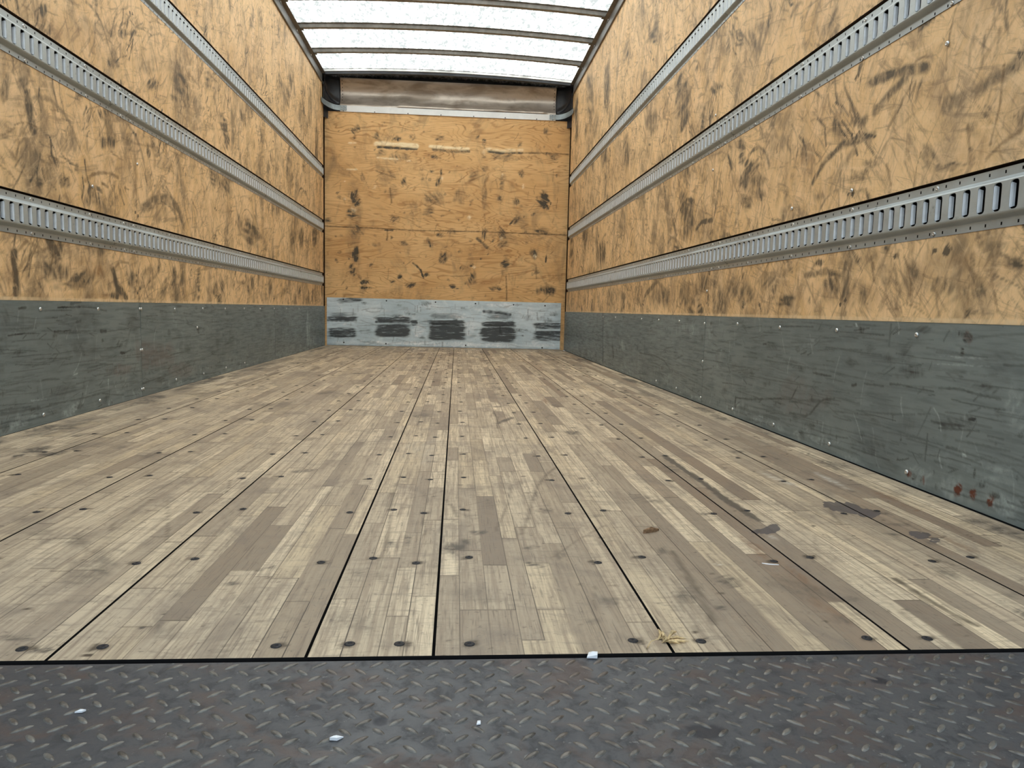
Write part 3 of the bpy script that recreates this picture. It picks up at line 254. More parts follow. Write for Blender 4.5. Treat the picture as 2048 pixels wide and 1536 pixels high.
# ---- fir plywood of the front wall with flame grain
def mat_fir():
    t = NT('fir_plywood')
    p = t.pos()
    h = t.noise(t.scale(p, (0.9, 1, 4.2)), 1.15, 3, 0.45, 0.5)
    ph = t.math('MULTIPLY', h, 21.0)
    fr = t.math('PINGPONG', ph, 0.5)
    line = t.ramp(fr, 0.0, 0.22, 1.0, 0.0)
    fine = t.noise(t.scale(p, (3, 1, 70)), 1.5, 4, 0.6, 0.2)
    big = t.noise(t.scale(p, (0.8, 1, 2.0)), 1.8, 4, 0.55, 0.4)
    c = t.mix(t.ramp(big, 0.32, 0.68), (0.68, 0.40, 0.165), (0.80, 0.51, 0.235))
    c = t.mix(t.math('MULTIPLY', t.ramp(fine, 0.4, 0.75), 0.3), c, (0.46, 0.25, 0.09))
    lm = t.noise(t.scale(p, (1.2, 1, 3)), 2.3, 4)
    c = t.mix(t.math('MULTIPLY', line, t.ramp(lm, 0.3, 0.7, 0.1, 0.75)), c, (0.36, 0.175, 0.06))
    red = t.noise(t.scale(p, (0.8, 1, 3.5), (3, 0, 8)), 2.2, 5, 0.6, 0.5)
    c = t.mix(t.math('MULTIPLY', t.ramp(red, 0.55, 0.75), 0.55), c, (0.44, 0.22, 0.08))
    g1 = t.noise(t.scale(p, (1.3, 1, 0.8), (6, 2, 1)), 3.4, 7, 0.65, 0.8)
    c = t.mix(t.math('MULTIPLY', t.ramp(g1, 0.50, 0.72), 0.6), c, (0.22, 0.155, 0.085))
    fl = t.noise(p, 34.0, 4, 0.65)
    c = t.mix(t.math('MULTIPLY', t.ramp(fl, 0.66, 0.76), 0.5), c, (0.15, 0.095, 0.045))
    f1 = t.noise(p, 26.0, 5, 0.7, 0.5)
    f2 = t.ramp(f1, 0.30, 0.6, 0.4, 1.15)
    c = t.mix(t.math('MULTIPLY', t.attr('br'), t.ramp(f1, 0.3, 0.6), True), c, (0.25, 0.11, 0.035))
    c = t.mix(t.math('MULTIPLY', t.math('MULTIPLY', t.math('MULTIPLY', t.attr('dk'), 1.7), f2, True), 0.95), c, (0.055, 0.050, 0.038))
    c = t.mix(t.math('MULTIPLY', t.attr('lt'), t.ramp(f1, 0.25, 0.5), True), c, (0.92, 0.74, 0.46))
    c = t.mix(t.math('MULTIPLY', t.attr('ln'), 1.0, True), c, (0.07, 0.04, 0.018))
    return t.bsdf(c, 0.6, 0, 0.3, t.math('ADD', line, t.math('MULTIPLY', t.attr('lt'), -2.0)), 0.3, 0.003)

# ---- painted or galvanised steel sheet
def mat_sheet(name, a, b, stain, rough=0.42, metal=0.25, mott=0.5, rscale=(1, 4, 40), spec=0.5):
    t = NT(name)
    p = t.pos()
    big = t.noise(p, 2.2, 5, 0.6, 0.4)
    str_ = t.noise(t.scale(p, rscale), 1.6, 5, 0.62, 0.25)
    c = t.mix(t.ramp(big, 0.3, 0.7), a, b)
    c = t.mix(t.math('MULTIPLY', t.ramp(str_, 0.42, 0.75), mott), c, tuple(v * 0.62 for v in a))
    mid = t.noise(p, 9.0, 6, 0.65, 0.6)
    c = t.mix(t.math('MULTIPLY', t.ramp(mid, 0.5, 0.75), 0.35), c, tuple(min(1, v * 1.35) for v in b))
    c = t.mix(t.math('MULTIPLY', t.ramp(t.noise(p, 60.0, 3, 0.6), 0.68, 0.78), 0.6), c, stain)
    f1 = t.noise(t.scale(p, (rscale[0] * 0.6, rscale[1] * 0.8, rscale[2] * 0.9)), 2.5, 6, 0.72, 0.4)
    f2 = t.ramp(f1, 0.34, 0.60, 0.30, 1.3)
    c = t.mix(t.math('MULTIPLY', t.attr('lt'), t.ramp(t.noise(p, 45.0, 5, 0.7), 0.3, 0.6), True), c, tuple(min(1, v * 2.6 + 0.12) for v in b))
    c = t.mix(t.math('MULTIPLY', t.attr('ru'), t.ramp(t.noise(p, 30.0, 4, 0.6), 0.3, 0.5), True), c, (0.12, 0.030, 0.014))
    c = t.mix(t.math('MULTIPLY', t.math('MULTIPLY', t.math('MULTIPLY', t.attr('dk'), 1.6), f2, True), 0.95), c, stain)
    c = t.mix(t.math('MULTIPLY', t.attr('ln'), 1.0, True), c, tuple(v * 0.5 for v in stain))
    r = t.ramp(str_, 0.3, 0.7, rough - 0.06, rough + 0.12)
    return t.bsdf(c, r, metal, spec, mid, 0.12, 0.003)

def mat_floor():
    t = NT('worn_laminated_oak')
    p = t.pos()
    tone = t.attr('tone')
    hue = t.attr('hue')
    g = t.noise(t.scale(p, (90, 3.2, 1)), 1.4, 5, 0.65, 0.35, w=t.math('MULTIPLY', hue, 40.0))
    pores = t.noise(t.scale(p, (340, 14, 1)), 1.0, 3, 0.6, 0.2, w=t.math('MULTIPLY', hue, 17.0))
    c = t.mix(t.ramp(tone, -1.0, 1.0), FL_D, FL_L)
    c = t.mix(t.ramp(hue, 0.30, 0.0, 0.0, 0.5), c, (0.68, 0.53, 0.33))
    c = t.mix(t.ramp(hue, 0.78, 0.98, 0.0, 0.55), c, FL_B)
    c = t.mix(t.math('MULTIPLY', t.ramp(g, 0.38, 0.66), 0.72), c, FL_G)
    c = t.mix(t.math('MULTIPLY', t.ramp(pores, 0.52, 0.70), 0.65), c, (0.14, 0.105, 0.075))
    wear = t.noise(p, 1.7, 7, 0.66, 0.7)
    c = t.mix(t.math('MULTIPLY', t.ramp(wear, 0.45, 0.70), 0.45), c, (0.29, 0.232, 0.178))
    w2 = t.noise(t.scale(p, (1, 0.6, 1), (3, 8, 0)), 7.5, 7, 0.68, 0.9)
    c = t.mix(t.math('MULTIPLY', t.ramp(w2, 0.48, 0.70), 0.6), c, (0.18, 0.142, 0.112))
    crs = t.noise(t.scale(p, (9, 42, 1), (1, 2, 0), (0, 0, 0.16)), 1.6, 6, 0.72, 1.1)
    c = t.mix(t.math('MULTIPLY', t.ramp(crs, 0.48, 0.68), 0.62), c, (0.25, 0.20, 0.145))
    fl = t.noise(p, 85.0, 4, 0.65)
    c = t.mix(t.math('MULTIPLY', t.ramp(fl, 0.58, 0.72), 0.6), c, (0.13, 0.10, 0.075))
    f1 = t.noise(t.scale(p, (1.5, 1, 1)), 42.0, 5, 0.7, 0.5)
    f2 = t.ramp(f1, 0.3, 0.6, 0.5, 1.5)
    c = t.mix(t.math('MULTIPLY', t.math('MULTIPLY', t.attr('br'), t.ramp(g, 0.25, 0.55), True), 0.85), c, (0.20, 0.105, 0.055))
    c = t.mix(t.math('MULTIPLY', t.attr('lt'), 1.0, True), c, (0.75, 0.70, 0.60))
    c = t.mix(t.math('MULTIPLY', t.math('MULTIPLY', t.math('MULTIPLY', t.attr('dk'), 1.7), f2, True), 0.88), c, (0.085, 0.070, 0.055))
    c = t.mix(t.math('MULTIPLY', t.ramp(t.math('ADD', t.attr('sp'), t.math('MULTIPLY', t.math('SUBTRACT', f1, 0.5), 0.9)), 0.42, 0.55), 0.88), c, (0.085, 0.072, 0.072))
    c = t.mix(t.math('MULTIPLY', t.attr('ln'), 1.0, True), c, (0.07, 0.050, 0.032))
    c = t.mix(t.attr('seam'), c, (0.075, 0.055, 0.038))
    return t.bsdf(c, t.ramp(wear, 0.3, 0.7, 0.5, 0.68), 0, 0.3, t.math('SUBTRACT', g, t.math('MULTIPLY', t.attr('seam'), 1.5)), 0.22, 0.002)

FL_D = (0.20, 0.152, 0.110)
FL_L = (0.80, 0.65, 0.445)
FL_B = (0.29, 0.195, 0.125)
FL_G = (0.27, 0.20, 0.138)

def mat_roof():
    t = NT('translucent_fibreglass')
    p = t.pos()
    a = t.noise(t.scale(p, (14, 5, 1)), 1.6, 6, 0.72, 0.5)
    b = t.noise(t.scale(p, (60, 22, 1)), 1.0, 4, 0.7, 0.3)
    f = t.math('ADD', t.math('MULTIPLY', a, 0.55), t.math('MULTIPLY', b, 0.45))
    c = t.mix(t.ramp(f, 0.44, 0.62), ROOF_A, ROOF_B)
    tr = t.n('BsdfTranslucent')
    t.put(tr.inputs[0], c)
    df = t.n('BsdfDiffuse')
    t.put(df.inputs[0], (0.7, 0.74, 0.74))
    mx = t.n('MixShader')
    mx.inputs[0].default_value = 0.12
    t.t.links.new(tr.outputs[0], mx.inputs[1])
    t.t.links.new(df.outputs[0], mx.inputs[2])
    t.t.links.new(mx.outputs[0], t.out.inputs['Surface'])
    return t.m

ROOF_A = (0.092, 0.100, 0.101)
ROOF_B = (0.64, 0.67, 0.67)

def mat_rail():
    t = NT('galvanised_rail_steel')
    p = t.pos()
    a = t.noise(p, 7.0, 6, 0.65, 0.5)
    b = t.noise(t.scale(p, (60, 4, 60)), 1.5, 4, 0.6)
    c = t.mix(t.ramp(a, 0.3, 0.7), (0.33, 0.36, 0.36), (0.42, 0.46, 0.46))
    c = t.mix(t.math('MULTIPLY', t.ramp(b, 0.5, 0.75), 0.35), c, (0.30, 0.32, 0.31))
    d = t.noise(p, 26.0, 5, 0.68)
    c = t.mix(t.math('MULTIPLY', t.ramp(d, 0.62, 0.76), 0.7), c, (0.12, 0.115, 0.10))
    return t.bsdf(c, t.ramp(a, 0.3, 0.7, 0.27, 0.40), 0.2, 0.8, d, 0.06, 0.002)

def mat_tread():
    t = NT('worn_steel_tread')
    p = t.pos()
    a = t.noise(p, 5.0, 6, 0.65, 0.5)
    b = t.noise(p, 42.0, 5, 0.68, 0.4)
    c = t.mix(t.ramp(a, 0.3, 0.7), (0.056, 0.058, 0.064), (0.086, 0.087, 0.091))
    c = t.mix(t.math('MULTIPLY', t.ramp(b, 0.48, 0.66), 0.7), c, (0.034, 0.034, 0.037))
    r = t.noise(t.scale(p, (1, 1.4, 1), (2, 5, 0)), 9.0, 6, 0.66, 0.6)
    c = t.mix(t.math('MULTIPLY', t.ramp(r, 0.50, 0.66), 0.65), c, (0.098, 0.066, 0.054))
    k = t.noise(p, 130.0, 3, 0.6)
    c = t.mix(t.math('MULTIPLY', t.ramp(k, 0.64, 0.74), 0.6), c, (0.035, 0.033, 0.034))
    c = t.mix(t.math('MULTIPLY', t.ramp(k, 0.27, 0.34, 1, 0), 0.35), c, (0.34, 0.33, 0.31))
    # oil spots
    for (ox, oy, rx, ry) in ((0.348, -0.159, 0.020, 0.014), (0.575, -0.068, 0.011, 0.008), (-0.035, -0.103, 0.010, 0.006), (0.035, -0.130, 0.008, 0.009)):
        v = t.scale(p, (1 / rx, 1 / ry, 0), (-ox / rx, -oy / ry, 0))
        ln = t.n('VectorMath', operation='LENGTH')
        t.put(ln.inputs[0], v)
        dd = t.math('ADD', ln.outputs['Value'], t.math('MULTIPLY', t.math('SUBTRACT', b, 0.5), 1.6))
        c = t.mix(t.math('MULTIPLY', t.ramp(dd, 0.6, 1.15, 1, 0), 0.85), c, (0.018, 0.020, 0.028))
    return t.bsdf(c, t.ramp(b, 0.3, 0.7, 0.42, 0.62), 0.25, 0.45, b, 0.25, 0.002)

def mat_lug():
    t = NT('polished_tread_lug')
    p = t.pos()
    b = t.noise(p, 60.0, 4, 0.65)
    a = t.noise(p, 6.0, 4, 0.6)
    c = t.mix(t.ramp(b, 0.35, 0.65), (0.070, 0.062, 0.054), (0.175, 0.165, 0.146))
    c = t.mix(t.math('MULTIPLY', t.ramp(a, 0.5, 0.68), 0.6), c, (0.12, 0.085, 0.065))
    return t.bsdf(c, 0.42, 0.3, 0.5)

M = {}
M['ply_left'] = mat_ply(0.0)
M['ply_right'] = mat_ply(3.3)
M['fir'] = mat_fir()
M['kick'] = mat_sheet('scuffed_grey_sheet', (0.150, 0.180, 0.180), (0.195, 0.230, 0.226), (0.030, 0.032, 0.030), 0.40, 0.15)
M['zinc'] = mat_sheet('galvanised_sheet', (0.50, 0.60, 0.64), (0.70, 0.80, 0.84), (0.045, 0.05, 0.052), 0.45, 0.2, 0.4, (4, 1, 30))
M['floor'] = mat_floor()
M['roof'] = mat_roof()
M['rail'] = mat_rail()
M['tongue'] = simple('sky_lit_tongue', (0.72, 0.76, 0.79), 0.35, 0.1, 0.7, 0.08, 40)  # same metal as the rail, coloured paler to carry the sky light
M['tread'] = mat_tread()
M['lug'] = mat_lug()
M['dark'] = simple('cavity_shade', (0.012, 0.011, 0.011), 0.9, 0, 0.1)  # near-black stands in for the shade inside recesses and gaps
M['ply_edge'] = simple('plywood_edge_shaded', (0.055, 0.03, 0.018), 0.8, 0, 0.2)  # brown panel edge, its unlit darkness put into the colour
M['trim'] = simple('grey_painted_aluminium', (0.125, 0.115, 0.10), 0.45, 0.2, 0.4)
M['bow'] = simple('grey_steel_bow', (0.23, 0.22, 0.20), 0.45, 0.35, 0.4)
M['white'] = simple('white_painted_strip', (0.80, 0.81, 0.80), 0.4, 0, 0.4, 0.05, 12)
M['black'] = simple('black_plastic', (0.018, 0.018, 0.021), 0.38, 0, 0.5)
M['bracket'] = simple('zinc_bracket', (0.27, 0.31, 0.32), 0.4, 0.4, 0.5, 0.2, 14)
M['screw'] = simple('bright_screw', (0.62, 0.62, 0.60), 0.3, 0.85, 0.5)
M['dark_screw'] = simple('dark_floor_screw', (0.020, 0.019, 0.021), 0.6, 0.1, 0.3, 0.5, 320)
M['paper'] = simple('white_paper', (0.85, 0.85, 0.86), 0.7, 0, 0.2, 0.03)
M['leaf'] = simple('dry_leaf', (0.52, 0.38, 0.20), 0.7, 0, 0.2, 0.35, 160)
M['leaf_brown'] = simple('brown_leaf', (0.24, 0.14, 0.075), 0.7, 0, 0.2, 0.35, 160)

def mat_header():
    t = NT('dented_header_sheet')
    p = t.pos()
    a = t.noise(t.scale(p, (1.6, 1, 5)), 1.6, 4, 0.55, 0.5)
    b = t.noise(t.scale(p, (5, 1, 9)), 2.0, 5, 0.62, 0.4)
    c = t.mix(t.ramp(a, 0.38, 0.66), (0.58, 0.50, 0.42), (0.30, 0.24, 0.185))
    c = t.mix(t.math('MULTIPLY', t.ramp(b, 0.5, 0.75), 0.4), c, (0.20, 0.155, 0.12))
    return t.bsdf(c, 0.30, 0.5, 0.5, a, 0.2, 0.01)
M['header'] = mat_header()

# ------------------------------------------------------------------ object helpers
def link(name, me, mats, parent=None):
    o = bpy.data.objects.new(name, me)
    for mm in (mats if isinstance(mats, (list, tuple)) else [mats]):
        me.materials.append(mm)
    COL.objects.link(o)
    if parent is not None:
        o.parent = parent
    return o

def tag(o, label=None, cat=None, group=None, kind=None):
    if label: o['label'] = label
    if cat: o['category'] = cat
    if group: o['group'] = group
    if kind: o['kind'] = kind
    return o

def empty(name, loc=(0, 0, 0)):
    o = bpy.data.objects.new(name, None)
    o.empty_display_size = 0.05
    o.location = loc
    COL.objects.link(o)
    return o

def mesh_np(name, verts, quads, attrs=None, fattrs=None, mat_index=None, smooth=False):
    me = bpy.data.meshes.new(name)
    verts = np.asarray(verts, np.float32)
    quads = np.asarray(quads, np.int32)
    me.vertices.add(len(verts))
    me.vertices.foreach_set('co', verts.ravel())
    me.loops.add(quads.size)
    me.loops.foreach_set('vertex_index', quads.ravel())
    me.polygons.add(len(quads))
    k = quads.shape[1]
    me.polygons.foreach_set('loop_start', np.arange(0, quads.size, k, dtype=np.int32))
    if smooth:
        me.polygons.foreach_set('use_smooth', np.ones(len(quads), bool))
    if mat_index is not None:
        me.polygons.foreach_set('material_index', np.asarray(mat_index, np.int32))
    me.update(calc_edges=True)
    for n, a in (attrs or {}).items():
        at = me.attributes.new(n, 'FLOAT', 'POINT')
        at.data.foreach_set('value', np.asarray(a, np.float32).ravel())
    for n, a in (fattrs or {}).items():
        at = me.attributes.new(n, 'FLOAT', 'FACE')
        at.data.foreach_set('value', np.asarray(a, np.float32).ravel())
    return me

class MB:
    """collects quads and triangles of one mesh"""
    def __init__(s):
        s.v, s.f, s.mi = [], [], []
    def add(s, vs, fs, mi=0):
        b = len(s.v)
        s.v += [tuple(x) for x in vs]
        for f in fs:
            s.f.append([b + i for i in f])
            s.mi.append(mi)
    def box(s, lo, hi, mi=0, bev=0.0):
        x0, y0, z0 = lo
        x1, y1, z1 = hi
        vs = [(x0, y0, z0), (x1, y0, z0), (x1, y1, z0), (x0, y1, z0), (x0, y0, z1), (x1, y0, z1), (x1, y1, z1), (x0, y1, z1)]
        s.add(vs, [(0, 3, 2, 1), (4, 5, 6, 7), (0, 1, 5, 4), (1, 2, 6, 5), (2, 3, 7, 6), (3, 0, 4, 7)], mi)
    def sweep(s, prof, path_fn, n, closed=True, mi=0, caps=True):
        """prof: list of (a,b); path_fn(i) -> function (a,b)->xyz"""
        k = len(prof)
        vs = []
        for i in range(n):
            fn = path_fn(i)
            vs += [fn(a, b) for a, b in prof]
        fs = []
        for i in range(n - 1):
            for j in range(k if closed else k - 1):
                j2 = (j + 1) % k
                fs.append((i * k + j, i * k + j2, (i + 1) * k + j2, (i + 1) * k + j))
        if caps and closed:
            fs.append(tuple(range(k - 1, -1, -1)))
            fs.append(tuple((n - 1) * k + j for j in range(k)))
        s.add(vs, fs, mi)
    def mesh(s, name, smooth=False):
        me = bpy.data.meshes.new(name)
        me.from_pydata(s.v, [], s.f)
        me.polygons.foreach_set('material_index', s.mi)
        if smooth:
            me.polygons.foreach_set('use_smooth', [True] * len(s.f))
        me.update()
        return me
    def build(s, name, mats, parent=None, smooth=False):
        return link(name, s.mesh(name, smooth), mats, parent)

# ------------------------------------------------------------------ wear painting
def _hash(i, j, seed):
    n = (i * 374761393 + j * 668265263 + seed * 982451653) & 0x7fffffff
    n = ((n ^ (n >> 13)) * 1274126177) & 0x7fffffff
    return ((n ^ (n >> 16)) & 0xffff) / 65535.0

def vnoise(x, y, seed=0):
    i = np.floor(x).astype(np.int64)
    j = np.floor(y).astype(np.int64)
    fx, fy = x - i, y - j
    fx = fx * fx * (3 - 2 * fx)
    fy = fy * fy * (3 - 2 * fy)
    a, b = _hash(i, j, seed), _hash(i + 1, j, seed)
    c, d = _hash(i, j + 1, seed), _hash(i + 1, j + 1, seed)
    return (a * (1 - fx) + b * fx) * (1 - fy) + (c * (1 - fx) + d * fx) * fy

class Paint:
    def __init__(s, us, vs, names):
        s.u, s.v = np.asarray(us), np.asarray(vs)
        s.F = {n: np.zeros((len(vs), len(us)), np.float32) for n in names}
        s.k = 0
    def win(s, u0, u1, v0, v1):
        a, b = np.searchsorted(s.u, (u0, u1))
        c, d = np.searchsorted(s.v, (v0, v1))
        return slice(max(a - 1, 0), b + 1), slice(max(c - 1, 0), d + 1)
    def blob(s, ch, cu, cv, au, av, bu, bv, st, hard=0.0, streak=None, box=False):
        s.k += 1
        ext_u = (abs(au) + abs(bu)) * 1.5 + 0.004
        ext_v = (abs(av) + abs(bv)) * 1.5 + 0.004
        su, sv = s.win(cu - ext_u, cu + ext_u, cv - ext_v, cv + ext_v)
        U, V = np.meshgrid(s.u[su], s.v[sv])
        if U.size == 0:
            return
        det = au * bv - av * bu
        if abs(det) < 1e-12:
            return
        du, dv = U - cu, V - cv
        p = (du * bv - dv * bu) / det
        q = (dv * au - du * av) / det
        r = (np.abs(p) ** 6 + np.abs(q) ** 6) ** (1 / 6) if box else np.sqrt(p * p + q * q)
        size = max(0.006, math.sqrt(abs(det)))
        f = 1.0 / size
        if streak is None:
            streak = (s.k * 2.399) % 3.14
        cs, sn = math.cos(streak), math.sin(streak)
        t1 = (U * cs + V * sn) * f * 1.2
        t2 = (-U * sn + V * cs) * f * 7
        n1 = vnoise(U * f * 1.1, V * f * 1.1, s.k) * 0.45 + vnoise(t1 * 0.9, t2 * 0.55, s.k + 7) * 0.55
        d = r + (n1 - 0.5) * (0.35 if box else 1.35 if hard < 0.3 else 0.9)
        a = np.clip((1.15 - d) / (0.85 - 0.6 * hard), 0, 1)
        a = a * a * (3 - 2 * a)
        stx = 0.30 + 1.1 * vnoise(t1, t2, s.k + 31)
        s.F[ch][sv, su] = np.maximum(s.F[ch][sv, su], a * st * np.clip(stx + hard * 0.5, 0, 1.25))
    def stroke(s, ch, pts, hw, st, soft=1.0):
        s.k += 1
        P = np.array(pts, float).reshape(-1, 2)
        hw = max(hw, 0.0012)
        for i in range(len(P) - 1):
            a, b = P[i], P[i + 1]
            lo, hi = np.minimum(a, b) - hw * 2.4 - 0.004, np.maximum(a, b) + hw * 2.4 + 0.004
            su, sv = s.win(lo[0], hi[0], lo[1], hi[1])
            U, V = np.meshgrid(s.u[su], s.v[sv])
            if U.size == 0:
                continue
            L = np.dot(b - a, b - a) + 1e-12
            t = np.clip(((U - a[0]) * (b[0] - a[0]) + (V - a[1]) * (b[1] - a[1])) / L, 0, 1)
            d = np.hypot(U - a[0] - t * (b[0] - a[0]), V - a[1] - t * (b[1] - a[1])) / hw
            n1 = vnoise(U / hw / 3, V / hw / 3, s.k)
            al = np.clip((1.7 - d - (n1 - 0.5) * 1.0) / 1.0, 0, 1)
            al *= 0.55 + 0.6 * vnoise(U * 40, V * 40, s.k + 3)
            if st < 0:
                s.F[ch][sv, su] *= (1 + st * al)
            else:
                s.F[ch][sv, su] = np.maximum(s.F[ch][sv, su], np.clip(al, 0, 1) * st)
    def apply(s, marks):
        for ch, L in marks.items():
            for e in L:
                if ch == 'ln':
                    s.stroke('ln' if e[1] < 0.006 else 'dk', e[0], e[1], e[2])
                elif ch == 'ltl':
                    s.stroke('lt', e[0], e[1], e[2])
                else:
                    s.blob(ch, *e, hard=0.4 if ch in ('ru', 'sp') else 0.0)

def axis(a, b, near, s0, k, smax=0.03):
    """coordinates from a to b whose steps grow with the distance beyond `near`"""
    out = [a]
    while out[-1] < b:
        d = max(0.0, out[-1] - near)
        st = 0.06 if out[-1] < near - 0.06 else min(smax, s0 + k * d)
        out.append(out[-1] + st)
    out[-1] = b
    if len(out) > 2 and out[-1] - out[-2] < 1e-4:
        out.pop(-2)
    return np.array(out)

def rand_wear(P, n, u0, u1, v0, v1, rng, smin, smax, smean):
    for _ in range(n):
        u = rng.uniform(u0, u1)
        v = v0 + (v1 - v0) * rng.beta(1.2, 1.5)
        r = rng.uniform(0.008, 0.05) if rng.random() < 0.8 else rng.uniform(0.05, 0.11)
        asp = rng.uniform(0.25, 0.9)
        th = rng.normal(1.45, 0.45)
        P.blob('dk', u, v, r * math.cos(th), r * math.sin(th), -r * asp * math.sin(th), r * asp * math.cos(th), min(smax, max(smin, rng.normal(smean, 0.15))))

def rand_scratch(P, n, u0, u1, v0, v1, rng, lmax, st0, st1, hw=(0.0012, 0.0026), hor=None, ch='ln', curl=0.25):
    for _ in range(n):
        u, v = rng.uniform(u0, u1), rng.uniform(v0, v1)
        th = rng.uniform(0, math.pi) if hor is None else rng.normal(hor[0], hor[1])
        L = rng.uniform(0.02, lmax)
        cv = rng.normal(0, curl)
        pts = []
        for i in range(4):
            t = i / 3 - 0.5
            pts += [u + L * t * math.cos(th) - cv * L * t * t * math.sin(th), v + L * t * math.sin(th) + cv * L * t * t * math.cos(th)]
        P.stroke(ch, pts, rng.uniform(*hw), rng.uniform(st0, st1))

def rand_arc(P, n, u0, u1, v0, v1, rng, st0, st1):
    for _ in range(n):
        u, v, R = rng.uniform(u0, u1), rng.uniform(v0, v1), rng.uniform(0.05, 0.22)
        a0 = rng.uniform(0, 1.2)
        a1 = a0 + rng.uniform(0.9, 2.2)
        pts = []
        for i in range(8):
            a = a0 + (a1 - a0) * i / 7
            pts += [u + R * math.cos(a), v + R * math.sin(a)]
        P.stroke('dk', pts, rng.uniform(0.002, 0.008), rng.uniform(st0, st1))

# ------------------------------------------------------------------ side walls
def side_wall(side):
    name = 'wall_left' if side < 0 else 'wall_right'
    near = 1.30 if side < 0 else 0.45
    ys = axis(0.0, 6.56, near, 0.0036, 0.0014, 0.012)
    bands = [(0.0, RAILS[0][0] - 0.001), (RAILS[0][1] + 0.006, RAILS[1][0] - 0.001),
             (RAILS[1][1] + 0.006, RAILS[2][0] - 0.001), (RAILS[2][1] + 0.006, PLY_TOP + 0.03)]
    zz, brk = [], []
    for (a, b) in bands:
        n = max(2, int((b - a) / 0.0052))
        if a == 0.0:
            part = np.concatenate([[0.0, 0.2, 0.36], np.linspace(0.385, b, 44)])
        else:
            part = np.linspace(a, b, n)
        brk.append((len(zz), len(zz) + len(part)))
        zz += list(part)
    zs = np.array(zz)
    P = Paint(ys, zs, ('dk', 'br', 'lt', 'ln'))
    rng = np.random.default_rng(21 if side < 0 else 22)
    rand_wear(P, 380, 0.3, 6.5, 0.4, 2.45, rng, 0.08, 0.5, 0.22)
    rand_wear(P, 150, 0.5, 6.5, 0.4, 0.6, rng, 0.12, 0.55, 0.28)
    rand_scratch(P, 600, 0.4, 6.0, 0.42, 2.4, rng, 0.13, 0.25, 0.7)
    rand_scratch(P, 130, 0.4, 6.5, 0.40, 0.6, rng, 0.12, 0.25, 0.6, (0.0015, 0.0035), (1.2, 0.5))
    rand_scratch(P, 120, 0.4, 5.0, 0.42, 2.4, rng, 0.08, 0.2, 0.5, (0.001, 0.002), None, 'lt')
    for _ in range(230):                       # bundles of parallel rub marks
        u, v = rng.uniform(0.5, 6.4), 0.42 + 1.95 * rng.beta(1.1, 1.5)
        th, ln_, wd = rng.normal(1.2, 0.55), rng.uniform(0.04, 0.16), rng.uniform(0.015, 0.07)
        st = rng.uniform(0.2, 0.55)
        for k in range(rng.integers(4, 11)):
            o1, o2, l2 = rng.normal(0, wd), rng.normal(0, ln_ * .4), ln_ * rng.uniform(.4, 1.1)
            cu, cv = u - o1 * math.sin(th) + o2 * math.cos(th), v + o1 * math.cos(th) + o2 * math.sin(th)
            t2 = th + rng.normal(0, 0.12)
            bow = rng.normal(0, 0.12) * l2
            P.stroke('dk', [cu - l2 / 2 * math.cos(t2), cv - l2 / 2 * math.sin(t2), cu - bow * math.sin(t2), cv + bow * math.cos(t2), cu + l2 / 2 * math.cos(t2), cv + l2 / 2 * math.sin(t2)], rng.uniform(.0014, .004), st * rng.uniform(.6, 1.3))
    rand_arc(P, 30, 0.5, 6.3, 0.42, 1.5, rng, 0.15, 0.45)
    P.apply(MARKS['wl' if side < 0 else 'wr'])
    # pale worn edge just above the kick plate, vertical panel joints
    for y0 in np.arange(0.0, 6.4, 0.02):
        pass
    iz = (zs > 0.388) & (zs < 0.402)
    P.F['lt'][iz, :] = np.maximum(P.F['lt'][iz, :], 0.35 + 0.5 * vnoise(ys * 14, ys * 0, 5)[None, :])
    for ysm in ((1.20, 2.335, 3.33, 4.59, 5.72) if side < 0 else (1.22, 2.357, 3.48, 4.61, 5.74)):
        iy = np.argmin(abs(ys - ysm))
        st = 0.55 if abs(ysm - 2.345) < 0.05 else 0.32
        P.F['ln'][:, iy] = np.maximum(P.F['ln'][:, iy], st * (0.5 + 0.6 * vnoise(zs * 9, zs * 0 + ysm, 3)))
        for zc in np.arange(0.44, 2.4, 0.155):
            if rng.random() < 0.75:
                for dy in (-0.012, 0.012):
                    P.blob('dk', ysm + dy, zc + rng.uniform(-.01, .01), 0.005, 0, 0, 0.006, 0.9, 0.8)
    NY, NZ = len(ys), len(zs)
    Y, Z = np.meshgrid(ys, zs)
    X = np.full_like(Y, side * HW)
    # shallow dents so that the sheet catches the light unevenly
    X = X + side * 0.0025 * vnoise(Y * 2.2, Z * 2.2, 4)
    verts = np.stack([X, Y, Z], -1).reshape(-1, 3)
    idx = np.arange(NY * NZ).reshape(NZ, NY)
    quads = []
    for (a, b) in brk:
        I = idx[a:b]
        q = np.stack([I[:-1, :-1], I[:-1, 1:], I[1:, 1:], I[1:, :-1]], -1).reshape(-1, 4)
        if side > 0:
            q = q[:, ::-1]
        quads.append(q)
    q = np.concatenate(quads)
    mi = np.zeros(len(q), np.int32)
    att = {k: v.reshape(-1) for k, v in P.F.items()}
    # the recesses behind the rails, panel edges, wall back
    ev, eq, em = [], [], []
    def quad(pts, m_):
        b = len(verts) + len(ev)
        ev.extend(pts)
        eq.append([b, b + 1, b + 2, b + 3])
        em.append(m_)
    xb = side * (HW + 0.030)
    xs_ = side * HW
